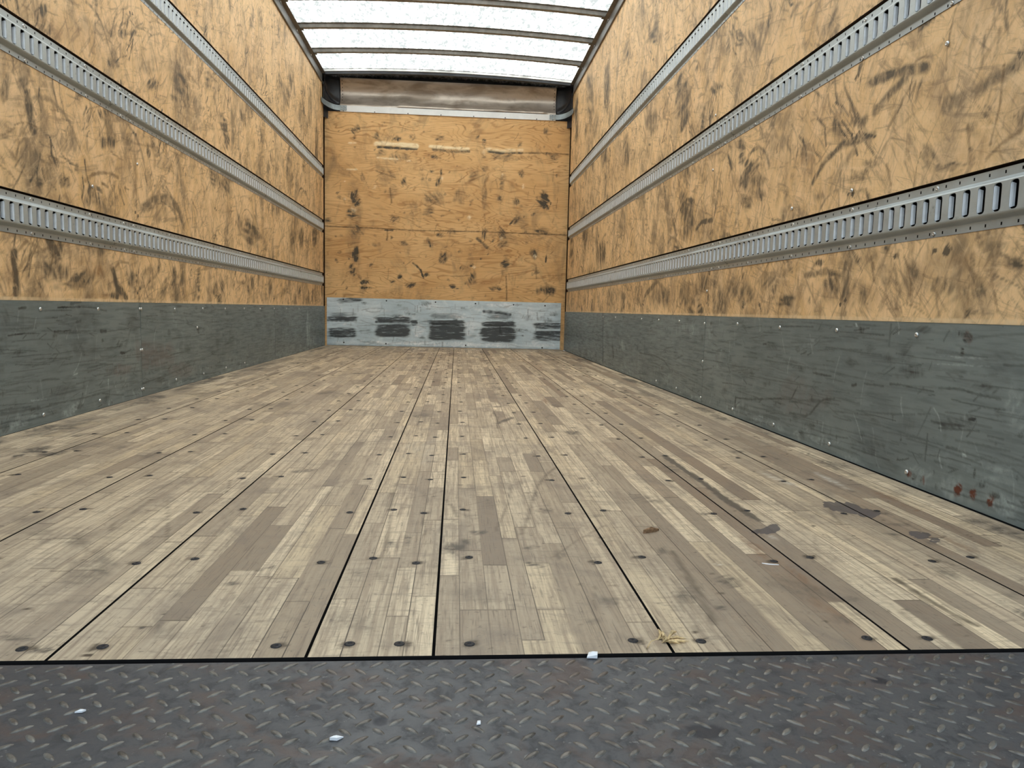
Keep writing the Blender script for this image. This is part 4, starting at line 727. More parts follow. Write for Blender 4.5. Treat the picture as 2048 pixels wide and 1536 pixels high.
    for (z0, z1) in RAILS:
        lo, hi = z0 - 0.001, z1 + 0.006
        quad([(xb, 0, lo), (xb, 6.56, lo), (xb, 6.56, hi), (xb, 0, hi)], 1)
        quad([(xs_, 0, hi), (xs_, 6.56, hi), (xb, 6.56, hi), (xb, 0, hi)], 2)
        quad([(xs_, 0, lo), (xs_, 6.56, lo), (xb, 6.56, lo), (xb, 0, lo)], 2)
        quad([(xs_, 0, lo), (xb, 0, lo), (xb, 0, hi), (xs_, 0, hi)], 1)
    xo = side * (HW + 0.05)
    zt = PLY_TOP + 0.03
    quad([(xo, 0, 0), (xo, 6.7, 0), (xo, 6.7, 2.7), (xo, 0, 2.7)], 1)
    quad([(xs_, 0, 0), (xo, 0, 0), (xo, 0, zt), (xs_, 0, zt)], 2)
    quad([(xs_, 6.56, 0), (xo, 6.56, 0), (xo, 6.56, zt), (xs_, 6.56, zt)], 2)
    quad([(xs_, 0, zt), (xs_, 6.56, zt), (xo, 6.56, zt), (xo, 0, zt)], 2)
    verts2 = np.concatenate([verts, np.array(ev)])
    q2 = np.concatenate([q, np.array(eq)])
    mi2 = np.concatenate([mi, np.array(em)])
    z_ = np.zeros(len(ev))
    att = {k: np.concatenate([v, z_]) for k, v in att.items()}
    me = mesh_np(name, verts2, q2, att, None, mi2, True)
    o = link(name, me, [M['ply_left' if side < 0 else 'ply_right'], M['dark'], M['ply_edge']])
    tag(o, kind='structure')
    return o

wall_l = side_wall(-1)
wall_r = side_wall(1)

# ------------------------------------------------------------------ front wall (far end)
def front_wall():
    xs = np.linspace(-HW, HW, 330)
    zs = np.concatenate([[0.0, 0.25, 0.45], np.linspace(0.47, 2.268, 270)])
    P = Paint(xs, zs, ('dk', 'br', 'lt', 'ln'))
    rng = np.random.default_rng(5)
    for _ in range(150):
        u, v = rng.uniform(-1.1, 1.1), rng.uniform(0.5, 2.2)
        r = rng.uniform(0.006, 0.03)
        th = rng.uniform(0, 3.1)
        P.blob('dk', u, v, r * math.cos(th), r * math.sin(th), -r * .6 * math.sin(th), r * .6 * math.cos(th), rng.uniform(0.15, 0.55))
    rand_scratch(P, 130, -1.1, 1.1, 0.5, 2.2, rng, 0.12, 0.2, 0.6, (0.002, 0.004))
    P.apply(MARKS['bk'])
    X, Z = np.meshgrid(xs, zs)
    Y = np.full_like(X, D) - 0.004 * P.F['lt'] + 0.003 * P.F['dk']
    verts = np.stack([X, Y, Z], -1).reshape(-1, 3)
    idx = np.arange(X.size).reshape(X.shape)
    q = np.stack([idx[:-1, :-1], idx[:-1, 1:], idx[1:, 1:], idx[1:, :-1]], -1).reshape(-1, 4)
    n = len(verts)
    ev = [(-1.25, D + 0.04, 0), (1.25, D + 0.04, 0), (1.25, D + 0.04, 2.268), (-1.25, D + 0.04, 2.268),
          (-HW, D, 2.268), (HW, D, 2.268)]
    eq = [[n, n + 1, n + 2, n + 3], [n + 4, n + 5, n + 2, n + 3]]
    att = {k: np.concatenate([v.reshape(-1), np.zeros(len(ev))]) for k, v in P.F.items()}
    me = mesh_np('wall_front', np.concatenate([verts, ev]), np.concatenate([q, eq]), att, None,
                 np.concatenate([np.zeros(len(q)), [1, 1]]), True)
    o = link('wall_front', me, [M['fir'], M['ply_edge']])
    tag(o, kind='structure')
front_wall()

# ------------------------------------------------------------------ floor
SEAMS = [-0.926, -0.636, -0.342, -0.06, 0.084, 0.366, 0.657, 0.936]
FX0, FX1 = -1.197, 1.190
def build_floor():
    rng = np.random.default_rng(3)
    edges = [FX0] + SEAMS + [FX1]
    cols, ctype, cstrip = [], [], []          # left x of every column, 0 wood 1 strip joint 2 board gap
    strips = []
    x = FX0
    for bi in range(len(edges) - 1):
        a, b = edges[bi], edges[bi + 1]
        n = max(3, round((b - a) / 0.036))
        wd = rng.uniform(0.75, 1.3, n)
        wd = np.cumsum(wd / wd.sum()) * (b - a) + a
        lo = a
        for si in range(n):
            hi = wd[si]
            strips.append((lo, hi, bi))
            jw = 0.0038 if si == n - 1 and bi < len(edges) - 2 else 0.0014
            sub = 6
            for k in range(sub):
                cols.append(lo + (hi - jw - lo) * k / sub)
                ctype.append(0)
                cstrip.append(len(strips) - 1)
            cols.append(hi - jw)
            ctype.append(2 if jw > 0.002 else 1)
            cstrip.append(len(strips) - 1)
            lo = hi
    cols = np.array(cols + [FX1])
    ctype, cstrip = np.array(ctype), np.array(cstrip)
    ys = axis(0.0, D, 0.0, 0.0032, 0.0034, 0.03)
    NR, NC = len(ys) - 1, len(cols) - 1
    tone = np.zeros((NR, NC), np.float32)
    hue = np.zeros((NR, NC), np.float32)
    seam = np.zeros((NR, NC), np.float32)
    yc = (ys[1:] + ys[:-1]) / 2
    xc = (cols[1:] + cols[:-1]) / 2
    tab = {}
    for si, (lo, hi, bi) in enumerate(strips):
        right = lo > 0.36
        bnd = [-rng.uniform(0, 0.5)]
        while bnd[-1] < D + 1:
            bnd.append(bnd[-1] + rng.uniform(0.16, 0.60) * (1.7 if right else 1.0))
        bnd = np.array(bnd)
        np_ = len(bnd)
        sp = 0.36 if right else 0.28
        tn = np.clip(rng.normal(0.12, sp, np_), -1, 1)
        tn[rng.random(np_) < (0.13 if right else 0.06)] -= 0.5
        hu = rng.random(np_) * (1.0 if right else 0.86)
        js = rng.uniform(0.35, 1.0, np_) * (rng.random(np_) < 0.85)
        tab[si] = [bnd, tn, hu, js]
    for (px, py, tv) in MARKS['pieces']:
        for si, (lo, hi, bi) in enumerate(strips):
            if lo <= px < hi:
                k = np.searchsorted(tab[si][0], py) - 1
                tab[si][1][k] = tv
                if tv < -0.35:
                    tab[si][2][k] = 0.93 if px > 0.36 else 0.2
    for c in range(NC):
        bnd, tn, hu, js = tab[cstrip[c]]
        k = np.searchsorted(bnd, yc) - 1
        tone[:, c] = tn[k]
        hue[:, c] = (hu[k] + 0.0)
        if ctype[c] == 2:
            seam[:, c] = 1.0
        elif ctype[c] == 1:
            seam[:, c] = js[k] * 1.0
        else:
            for b in bnd:
                r = np.searchsorted(ys, b) - 1
                if 0 <= r < NR:
                    seam[r, c] = 0.42
    P = Paint(cols, ys, ('dk', 'br', 'lt', 'ln', 'sp'))
    for _ in range(110):
        u, v = rng.uniform(-1.15, 1.15), rng.uniform(0.02, 5.5) ** 1.0
        r = rng.uniform(0.004, 0.02) * (1 + v * 0.6)
        P.blob('dk', u, v, r, 0, 0, r * rng.uniform(0.4, 1.6), rng.uniform(0.15, 0.5))
    for _ in range(320):                       # little black nicks
        u, v = rng.uniform(-1.18, 1.18), 4.0 * rng.random() ** 1.5
        if rng.random() < 0.3:
            u = 1.18 - abs(rng.normal(0, 0.12))
        r = rng.uniform(0.0015, 0.004)
        P.blob('ln', u, v, r * 1.5, 0, 0, r, rng.uniform(0.4, 0.9), 0.8)
    for _ in range(40):                        # dirt along both walls
        v = rng.uniform(0.3, 6.5)
        sgn = -1 if rng.random() < 0.55 else 1
        P.blob('dk', sgn * (1.17 - abs(rng.normal(0, 0.03))), v, 0.035, 0, 0, rng.uniform(0.05, 0.25), rng.uniform(0.25, 0.6))
    rand_scratch(P, 170, -1.1, 1.1, 0.02, 3.5, rng, 0.16, 0.15, 0.42, (0.0009, 0.0018))
    rand_scratch(P, 120, -1.1, 1.1, 0.02, 5.5, rng, 0.35, 0.15, 0.45, (0.0012, 0.003), (1.57, 0.12))
    for s_ in SEAMS:                           # grime worn into the wood round every screw
        for k in range(23):
            for dx, odd in ((-0.038, 0), (0.040, 1)):
                y = 0.030 + 0.2820 * k + (0.021 if odd and k else 0)
                P.blob('ln', s_ + dx + rng.uniform(-.003, .003), y, rng.uniform(.008, .012), 0, 0, rng.uniform(.007, .011), 0.75, 0.6)
    P.apply(MARKS['fl'])
    X, Y = np.meshgrid(cols, ys)
    Z = np.zeros_like(X)
    gap = np.zeros(len(cols), bool)
    verts = np.stack([X, Y, Z], -1).reshape(-1, 3)
    idx = np.arange(X.size).reshape(X.shape)
    q = np.stack([idx[:-1, :-1], idx[:-1, 1:], idx[1:, 1:], idx[1:, :-1]], -1)
    keep = np.ones((NR, NC), bool)
    keep[:, ctype == 2] = False
    # grooves between the boards: two walls and a bottom
    n0 = len(verts)
    ev, eq = [], []
    for c in np.where(ctype == 2)[0]:
        xa, xb = cols[c], cols[c + 1]
        b = n0 + len(ev)
        ev += [(xa, 0, 0), (xa, D, 0), (xa, D, -.012), (xa, 0, -.012), (xb, 0, 0), (xb, D, 0), (xb, D, -.012), (xb, 0, -.012)]
        eq += [[b, b + 1, b + 2, b + 3], [b + 3, b + 2, b + 6, b + 7], [b + 7, b + 6, b + 5, b + 4]]
    # the sawn end and the underside, coloured near-black for the shade of the gap
    b = n0 + len(ev)
    ev += [(FX0, 0, 0), (FX1, 0, 0), (FX1, 0, -.03), (FX0, 0, -.03), (FX0, D, -.03), (FX1, D, -.03)]
    eq += [[b, b + 1, b + 2, b + 3], [b + 3, b + 2, b + 5, b + 4]]
    qq = np.concatenate([q[keep], np.array(eq)])
    fa = {k: np.concatenate([v[keep], np.full(len(eq), d)]) for k, v, d in (('tone', tone, -1), ('hue', hue, 0), ('seam', seam, 1))}
    at = {k: np.concatenate([v.reshape(-1), np.zeros(len(ev))]) for k, v in P.F.items()}
    mi = np.concatenate([np.zeros(keep.sum(), np.int32), np.ones(len(eq), np.int32)])
    me = mesh_np('floor', np.concatenate([verts, ev]), qq, at, fa, mi)
    o = link('floor', me, [M['floor'], M['dark']])
    tag(o, kind='structure')
    return o
floor = build_floor()

def dome(r, h, seg=10, recess=True):
    b = MB()
    rings = [(r, 0.0), (r * 0.92, h * 0.55), (r * 0.6, h * 0.95)] + ([(r * 0.3, h), (r * 0.26, h * 0.35)] if recess else [(r * 0.25, h)])
    vs = []
    for (rr, z) in rings:
        vs += [(rr * math.cos(2 * math.pi * i / seg), rr * math.sin(2 * math.pi * i / seg), z) for i in range(seg)]
    fs = []
    for k in range(len(rings) - 1):
        for i in range(seg):
            j = (i + 1) % seg
            fs.append((k * seg + i, k * seg + j, (k + 1) * seg + j, (k + 1) * seg + i))
    fs.append(tuple((len(rings) - 1) * seg + i for i in range(seg)))
    b.add(vs, fs)
    return b

# floor screws: two per board at every cross member
def floor_screws():
    pts = []
    rng = random.Random(4)
    xs = []
    for s_ in SEAMS:
        xs += [(s_ - 0.038, 0), (s_ + 0.040, 1)]
    for k in range(23):
        for (x, odd) in xs:
            y = 0.030 + 0.2820 * k + (0.021 if odd and k else 0)
            if y < 6.5 and rng.random() > 0.04:
                pts.append((x + rng.uniform(-.006, .006), y + rng.uniform(-.003, .003)))
    pts.sort(key=lambda p: p[1])
    proto = None
    rest = MB()
    hm = dome(0.0066, 0.0010, 12).mesh('screw_head', True)
    hm.materials.append(M['dark_screw'])
    for i, (x, y) in enumerate(pts):
        if i < 100:
            o = bpy.data.objects.new('screw_head', hm)
            COL.objects.link(o)
            o.location = (x, y, 0.0002)
            o.rotation_euler = (0, 0, rng.uniform(0, 3))
            o.parent = floor
        else:
            d_ = dome(0.0085, 0.0012, 8, False)
            rest.add([(a + x, b + y, c + 0.0002) for a, b, c in d_.v], d_.f)
    o = rest.build('far_screw_heads', M['dark_screw'], floor, True)
    tag(o, kind='stuff')
floor_screws()

# ------------------------------------------------------------------ roof
def roof_z(x):
    return 2.598 + 0.040 * (1 - (x / HW) ** 2)

def ceiling():
    xs = np.linspace(-HW - 0.04, HW + 0.04, 41)
    ys = np.linspace(-0.02, 6.72, 30)
    X, Y = np.meshgrid(xs, ys)
    Z = roof_z(X)
    idx = np.arange(X.size).reshape(X.shape)
    q = np.stack([idx[:-1, :-1], idx[:-1, 1:], idx[1:, 1:], idx[1:, :-1]], -1).reshape(-1, 4)
    me = mesh_np('ceiling', np.stack([X, Y, Z], -1).reshape(-1, 3), q, smooth=True)
    tag(link('ceiling', me, M['roof']), kind='structure')
ceiling()

def roof_bow(y, label):
    root = empty('roof_bow', (0, y, 2.565))
    tag(root, label, 'roof bow', 'bows under the translucent roof')
    N = 33
    h = 0.030
    # hat section: (along y, up)
    prof = [(-.040, 0.0), (-.040, -.003), (-.023, -.004), (-.019, -h), (-.016, -h - .002), (.016, -h - .002), (.019, -h), (.023, -.004), (.040, -.003), (.040, 0.0)]
    b = MB()
    def fn(i):
        x = -HW + 0.012 + (2 * HW - 0.024) * i / (N - 1)
        return lambda a, c: (x, a, roof_z(x) - 2.565 - 0.0015 + c)
    b.sweep(prof, fn, N)
    b.build('bow_bar', M['bow'], root)
    for sgn in (-1, 1):
        c = MB()
        x0 = sgn * (HW - 0.012)
        z0 = roof_z(HW) - 2.565
        c.box((min(x0, x0 - sgn * .003), -.030, z0 - 0.060), (max(x0, x0 - sgn * .003), .030, z0 - 0.004))
        c.box((min(x0 - sgn * .003, x0 - sgn * .050), -.024, z0 - 0.037), (max(x0 - sgn * .003, x0 - sgn * .050), .024, z0 - 0.034))
        cl = c.build('end_clip', M['trim'], root)
        hm = dome(0.006, 0.003, 8, False)
        for dz in (-0.05, -0.02):
            o = hm.build('rivet', M['screw'], cl, True)
            o.rotation_euler = (0, -sgn * math.pi / 2, 0)
            o.location = (x0 - sgn * .003, -0.012, z0 + dz)
roof_bow(4.80, 'grey bow under the roof nearest the camera, at the top edge')
roof_bow(5.345, 'grey bow under the roof, second from the far end')
roof_bow(5.905, 'grey bow under the roof closest to the far end')

def side_trims():
    for k, sgn in enumerate((-1, 1)):
        b = MB()
        d = [(0.0, 0.0), (0.010, 0.0), (0.012, 0.003), (0.012, 0.066), (0.040, 0.078), (0.040, 0.082), (0.0, 0.082)]
        def fn(i):
            y = -0.02 + (6.44 + 0.02) * i
            return lambda a, c: (sgn * (HW - a), y, PLY_TOP + c + 0.0)
        b.sweep(d, fn, 2)
        o = b.build('trim_%d' % (k + 1), M['trim'])
        tag(o, kind='structure')
    # cross rail where the roof meets the nose: bright lip over a black band
    N = 33
    b = MB()
    for (prof, mi) in (([(-.012, 0.0), (-.012, -.007), (.03, -.007), (.03, 0)], 2), ([(-.016, -.007), (-.016, -.024), (.03, -.024), (.03, -.007)], 0), ([(-.006, -.024), (-.006, -.048), (.03, -.048), (.03, -.024)], 1)):
        def fn(i):
            x = -HW + 2 * HW * i / (N - 1)
            return lambda a, c: (x, 6.43 + a, roof_z(x) - .002 + c)
        b.sweep(prof, fn, N, mi=mi)
    o = b.build('trim_3', [M['white'], M['black'], M['trim']])
    tag(o, kind='structure')
side_trims()

# ------------------------------------------------------------------ nose above the front wall
def nose():
    y0 = 6.665
    # black shell of the nose behind and around the header sheet
    b = MB()
    for sgn in (-1, 1):
        pts = []
        n = 9
        for i in range(n):
            a = math.pi / 2 * i / (n - 1)
            pts.append((sgn * (1.03 + 0.20 * math.sin(a)), y0 + 0.03 - 0.24 * (1 - math.cos(a))))
        vs, fs = [], []
        zs = np.linspace(2.20, 2.64, 8)
        for z in zs:
            vs += [(x, y, z) for x, y in pts]
        for j in range(len(zs) - 1):
            for i in range(n - 1):
                fs.append((j * n + i, j * n + i + 1, (j + 1) * n + i + 1, (j + 1) * n + i))
        b.add(vs, fs)
    b.box((-1.28, y0 + 0.04, 2.15), (1.28, y0 + 0.06, 2.72))
    b.box((-1.28, 6.5, 2.66), (1.28, y0 + 0.05, 2.69))
    for sgn in (-1, 1):
        b.box((min(sgn * 1.245, sgn * 1.275), 6.45, 2.15), (max(sgn * 1.245, sgn * 1.275), y0 + 0.05, 2.68))
    o = b.build('trim_4', M['black'], None)
    tag(o, kind='structure')
    # folded black corner covers
    for sgn, lab in ((-1, 'black moulded corner cover at the left end of the header panel'), (1, 'black moulded corner cover at the right end of the header panel')):
        b = MB()
        n, mz = 14, 16
        vs, fs = [], []
        for j in range(mz):
            z = 2.345 + 0.235 * j / (mz - 1)
            for i in range(n):
                u = i / (n - 1)
                a = math.pi / 2 * u
                x = sgn * (1.060 + 0.130 * math.sin(a))
                y = y0 + 0.004 - 0.17 * (1 - math.cos(a))
                # a curved fold running down from the outside
                f = (z - 2.36) / 0.22 - (u ** 1.8) * 0.75
                y += 0.030 * math.exp(-(f / 0.10) ** 2) * (0.3 + u) - 0.030 * math.exp(-((f + 0.16) / 0.08) ** 2) * (0.3 + u)
                vs.append((x, y, z))
        for j in range(mz - 1):
            for i in range(n - 1):
                fs.append((j * n + i, j * n + i + 1, (j + 1) * n + i + 1, (j + 1) * n + i))
        b.add(vs, fs)
        o = b.build('corner_cover', M['black'], None, True)
        md = o.modifiers.new('solid', 'SOLIDIFY')
        md.thickness = 0.004
        tag(o, lab, 'corner cover', 'corner covers of the nose')
    # header sheet
    root = empty('header_panel', (0, y0, 2.262))
    tag(root, 'dented brownish metal header panel with a white lower strip above the plywood front wall', 'header panel')
    n, mz = 90, 26
    rng = np.random.default_rng(9)
    vs, fs = [], []
    xs = np.linspace(-1.055, 1.052, n)
    ts = np.linspace(0, 1, mz)
    for t in ts:
        for x in xs:
            z = 2.330 - 2.262 + 0.262 * t
            cur = 0.040 * math.sin(math.pi * min(1.0, t * 1.05)) ** 1.2          # hollow sheet
            cur += -0.034 * math.exp(-((t - 0.05) / 0.10) ** 2) * (1.0 if -0.5 < x < 0.95 else 0.3)
            for (dx, dt, wx, wt, am) in ((0.02, .16, .05, .10, .010), (0.47, .14, .06, .12, -.012), (0.55, .4, .12, .2, .010), (-.45, .25, .10, .16, -.010), (-.75, .5, .2, .3, .008), (.8, .5, .15, .2, .010)):
                cur += am * math.exp(-((x - dx) / wx) ** 2 - ((t - dt) / wt) ** 2)
            vs.append((x, -0.018 + cur * 0.9, z))
    for j in range(mz - 1):
        for i in range(n - 1):
            fs.append((j * n + i, j * n + i + 1, (j + 1) * n + i + 1, (j + 1) * n + i))
    b = MB()
    b.add(vs, fs)
    b.build('sheet', M['header'], root, True)
    s = MB()
    s.box((-1.050, -0.045, 0.006), (1.048, -0.040, 0.058))
    s.box((-1.050, -0.045, 0.058), (1.048, -0.012, 0.063))
    s.build('lower_strip', M['white'], root)
    hm = dome(0.0055, 0.003, 8, False).mesh('screw', True)
    hm.materials.append(M['dark_screw'])
    for x in (-1.02, -0.72, -0.40, -0.08, 0.24, 0.55, 0.86, 1.02):
        o = bpy.data.objects.new('screw', hm)
        COL.objects.link(o)
        o.parent = root
        o.rotation_euler = (math.pi / 2, 0, 0)
        o.location = (x, -0.0445, 0.013)
    rm = dome(0.0045, 0.0025, 8, False).mesh('rivet', True)
    rm.materials.append(M['dark_screw'])
    for sgn in (-1, 1):
        for k in range(8):
            o = bpy.data.objects.new('rivet', rm)
            COL.objects.link(o)
            o.parent = root
            o.rotation_euler = (math.pi / 2, 0, 0)
            t = 0.10 + k * 0.115
            cur = 0.040 * math.sin(math.pi * min(1.0, t * 1.05)) ** 1.2
            o.location = (sgn * 1.037, -0.019 + cur * .9, 0.068 + 0.262 * t)
    # curved brackets
    for sgn, lab in ((-1, 'curved grey bracket under the left corner cover, riveted to the white strip'), (1, 'curved grey bracket under the right corner cover, riveted to the white strip')):
        r = empty('corner_bracket', (sgn * 1.05, y0 - 0.046, 2.30))
        tag(r, lab, 'bracket', 'corner brackets of the nose')
        b = MB()
        path = [(-0.062, 0.0, 0), (0.0, 0.0, 0)]
        for i in range(1, 13):
            a = math.pi / 2 * i / 12
            path.append((0.143 * math.sin(a), -0.20 * (1 - math.cos(a)), 0.020 * math.sin(a) ** 2))
        prof = [(-.001, -.024), (-.001, .024), (-.004, .024), (-.004, -.024)]
        vs, fs = [], []
        k = len(prof)
        for i, (x, y, dz) in enumerate(path):
            p0 = path[max(0, i - 1)]
            p1 = path[min(len(path) - 1, i + 1)]
            tx, ty = p1[0] - p0[0], p1[1] - p0[1]
            l = math.hypot(tx, ty)
            nx, ny = ty / l, -tx / l
            if ny > 0:
                nx, ny = -nx, -ny
            for (a, c) in prof:
                vs.append((sgn * (x - a * nx), y - a * ny, c + dz))
        for i in range(len(path) - 1):
            for j in range(k):
                j2 = (j + 1) % k
                fs.append((i * k + j, i * k + j2, (i + 1) * k + j2, (i + 1) * k + j))
        fs += [tuple(range(k)), tuple((len(path) - 1) * k + j for j in range(k))]
        b.add(vs, fs)
        b.build('band', M['bracket'], r)
        hm2 = dome(0.0055, 0.004, 8, False).mesh('rivet', True)
        hm2.materials.append(M['screw'])
        for dx in (-0.048, -0.018):
            for dz in (-0.012, 0.012):
                o = bpy.data.objects.new('rivet', hm2)
                COL.objects.link(o)
                o.parent = r
                o.rotation_euler = (math.pi / 2, 0, 0)
                o.location = (sgn * dx, -0.0038, dz)
nose()

# ------------------------------------------------------------------ kick plates
SCREW = dome(0.0062, 0.0034, 10).mesh('screw', True)
SCREW.materials.append(M['screw'])
def put_screw(parent, loc, rot):
    o = bpy.data.objects.new('screw', SCREW)
    COL.objects.link(o)
    o.parent = parent
    o.location = loc
    o.rotation_euler = rot
    return o

def kick(side, y0, y1, label, screws, key, near):
    ys = axis(y0, y1, max(near, y0), 0.0024 + 0.0009 * max(0, y0 - near), 0.0009, 0.010)
    zs = np.linspace(0.0015, 0.391, 150)
    P = Paint(ys, zs, ('dk', 'lt', 'ln', 'ru'))
    rng = np.random.default_rng(int(y0 * 10) + (50 if side > 0 else 90))
    L = y1 - y0
    rand_scratch(P, int(130 * L), y0, y1, 0.01, 0.38, rng, 0.26, 0.15, 0.6, (0.0009, 0.0022), (-0.02, 0.05), 'ln', 0.04)
    rand_scratch(P, int(50 * L), y0, y1, 0.01, 0.38, rng, 0.05, 0.25, 0.8, (0.0009, 0.002), (0.0, 0.5), 'ln', 0.1)
    rand_scratch(P, int(16 * L), y0, y1, 0.01, 0.38, rng, 0.10, 0.15, 0.4, (0.0009, 0.002), (1.5, 0.3), 'lt')
    for _ in range(int(26 * L)):
        u, v, r = rng.uniform(y0, y1), rng.uniform(0.01, 0.38), rng.uniform(0.004, 0.018)
        P.blob('dk', u, v, r * rng.uniform(1, 3), 0, 0, r, rng.uniform(0.1, 0.4))
    for _ in range(int(22 * L)):
        u, v = rng.uniform(y0, y1), abs(rng.normal(0.0, 0.07)) + 0.008
        P.blob('dk', u, v, 0.004, 0, 0, rng.uniform(0.004, 0.016), rng.uniform(0.2, 0.6))
    for _ in range(int(12 * L)):
        u, v = rng.uniform(y0, y1), abs(rng.normal(0.0, 0.03)) + 0.008
        P.blob('lt', u, v, rng.uniform(0.01, .05), 0, 0, rng.uniform(0.004, 0.02), rng.uniform(0.1, 0.3))
    P.apply(MARKS[key])
    Y, Z = np.meshgrid(ys, zs)
    xf = side * (HW - 0.0035)
    X = np.full_like(Y, xf) + side * 0.0012 * vnoise(Y * 3, Z * 5, 2)
    verts = np.stack([X - xf, Y - y0, Z], -1).reshape(-1, 3)
    idx = np.arange(Y.size).reshape(Y.shape)
    q = np.stack([idx[:-1, :-1], idx[:-1, 1:], idx[1:, 1:], idx[1:, :-1]], -1).reshape(-1, 4)
    n = len(verts)
    t = side * 0.0030
    z0, z1, yl = zs[0], zs[-1], y1 - y0
    ev = [(0, 0, z0), (0, yl, z0), (0, yl, z1), (0, 0, z1), (t, 0, z0), (t, yl, z0), (t, yl, z1), (t, 0, z1)]
    eq = [[n, n + 1, n + 5, n + 4], [n + 1, n + 2, n + 6, n + 5], [n + 2, n + 3, n + 7, n + 6], [n + 3, n, n + 4, n + 7]]
    att = {k: np.concatenate([v.reshape(-1), np.zeros(8)]) for k, v in P.F.items()}
    me = mesh_np('kick_plate', np.concatenate([verts, ev]), np.concatenate([q, eq]), att, smooth=True)
    o = link('kick_plate', me, M['kick'])
    o.location = (xf, y0, 0)
    tag(o, label, 'kick plate', 'grey steel kick plates along the side walls')
    for (y, z) in screws:
        if y0 <= y < y1:
            put_screw(o, (0.0, y - y0, z), (0, -side * math.pi / 2, 0))
def screw_grid(ys0, step, n, joints):
    L = []
    for k in range(n):
        y = ys0 + step * k
        L += [(y, 0.365), (y, 0.032)]
    return L
LS = [(1.601, .365), (1.974, .365), (2.326, .365), (2.342, .365), (2.706, .364), (3.083, .366), (3.45, .366), (3.822, .367), (4.19, .366), (4.57, .366), (4.95, .366), (5.4, .366),
      (1.596, .032), (1.966, .031), (2.329, .033), (2.345, .033), (2.705, .037), (3.079, .032), (3.45, .033), (3.82, .032), (2.326, .196), (2.342, .196), (2.997, .272), (1.23, .365), (0.86, .365)]
RS = [(0.863, .361), (1.233, .361), (1.608, .360), (1.987, .364), (2.37, .358), (2.74, .362), (3.11, .362), (3.48, .362), (4.2, .362), (4.63, .362),
      (1.232, .029), (1.613, .026), (1.99, .028), (2.372, .028), (2.74, .03), (3.11, .03), (0.86, .029), (2.37, .19)]
kick(-1, 0.0, 2.333, 'scuffed grey kick plate with black scratches, nearest the camera on the left', LS, 'kl', 1.3)
kick(-1, 2.335, 4.592, 'grey kick plate in the middle of the left wall between two joints', LS, 'kl', 1.3)
kick(-1, 4.594, 6.60, 'short grey kick plate on the left meeting the far wall', LS, 'kl', 1.3)
kick(1, 0.0, 2.36, 'large grey kick plate on the right with rust spots low down near the camera', RS, 'kr', 0.45)
kick(1, 2.362, 4.610, 'grey kick plate in the middle of the right wall', RS, 'kr', 0.45)
kick(1, 4.612, 6.60, 'short grey kick plate on the right meeting the far wall', RS, 'kr', 0.45)

def zinc_plate():
    xs = np.linspace(-1.181, 1.160, 300)
    zs = np.linspace(0.004, 0.478, 90)
    P = Paint(xs, zs, ('dk', 'lt', 'ln', 'ru'))
    rng = np.random.default_rng(8)
    rand_scratch(P, 110, -1.15, 1.15, 0.02, 0.46, rng, 0.25, 0.15, 0.5, (0.002, 0.004), (0, 0.12))
    rand_scratch(P, 40, -1.15, 1.15, 0.02, 0.46, rng, 0.10, 0.2, 0.6, (0.002, 0.003), (1.57, 0.1))
    for _ in range(80):
        u, v, r = rng.uniform(-1.15, 1.15), rng.uniform(0.01, 0.46), rng.uniform(0.006, 0.03)
        P.blob('lt' if rng.random() < 0.55 else 'dk', u, v, r * 2, 0, 0, r, rng.uniform(0.15, 0.5))
    for _ in range(26):
        P.blob('lt', rng.uniform(-1.15, 1.15), rng.uniform(0.01, 0.06), rng.uniform(.01, .03), 0, 0, 0.015, rng.uniform(0.4, 0.9))
    for ch, L in MARKS['zp'].items():
        for e in L:
            if ch == 'ln':
                P.stroke('ln', *e)
            else:
                P.blob(ch, *e, hard=0.75 if ch == 'dk' else 0.1, streak=0.0, box=ch == 'dk' and abs(e[2]) > 0.11)
    X, Z = np.meshgrid(xs, zs)
    Y = D - 0.0045 - 0.002 * vnoise(X * 6, Z * 8, 3)
    verts = np.stack([X, Y, Z], -1).reshape(-1, 3)
    idx = np.arange(X.size).reshape(X.shape)
    q = np.stack([idx[:-1, :-1], idx[:-1, 1:], idx[1:, 1:], idx[1:, :-1]], -1).reshape(-1, 4)
    n = len(verts)
    a, b, c, d = xs[0], xs[-1], zs[0], zs[-1]
    ya, yb = D - 0.0045, D - 0.0002
    ev = [(a, ya, c), (b, ya, c), (b, ya, d), (a, ya, d), (a, yb, c), (b, yb, c), (b, yb, d), (a, yb, d)]
    eq = [[n, n + 1, n + 5, n + 4], [n + 1, n + 2, n + 6, n + 5], [n + 2, n + 3, n + 7, n + 6], [n + 3, n, n + 4, n + 7]]
    att = {k: np.concatenate([v.reshape(-1), np.zeros(8)]) for k, v in P.F.items()}
    me = mesh_np('scuff_plate', np.concatenate([verts, ev]), np.concatenate([q, eq]), att, smooth=True)
    o = link('scuff_plate', me, M['zinc'])
    tag(o, 'bright galvanised scuff plate with five dark pallet smears across the foot of the far wall', 'scuff plate')
    hm = dome(0.0075, 0.003, 8, False).mesh('screw', True)
    hm.materials.append(M['dark_screw'])
    for (x, z) in [(-1.019, .462), (-.596, .458), (-.109, .456), (.292, .452), (.676, .449), (.996, .447), (-1.014, .034), (-.598, .03), (.978, .02), (0.2, .03)]:
        s_ = bpy.data.objects.new('screw', hm)
        COL.objects.link(s_)
        s_.parent = o
        s_.rotation_euler = (math.pi / 2, 0, 0)
        s_.location = (x, D - 0.0060, z)
zinc_plate()

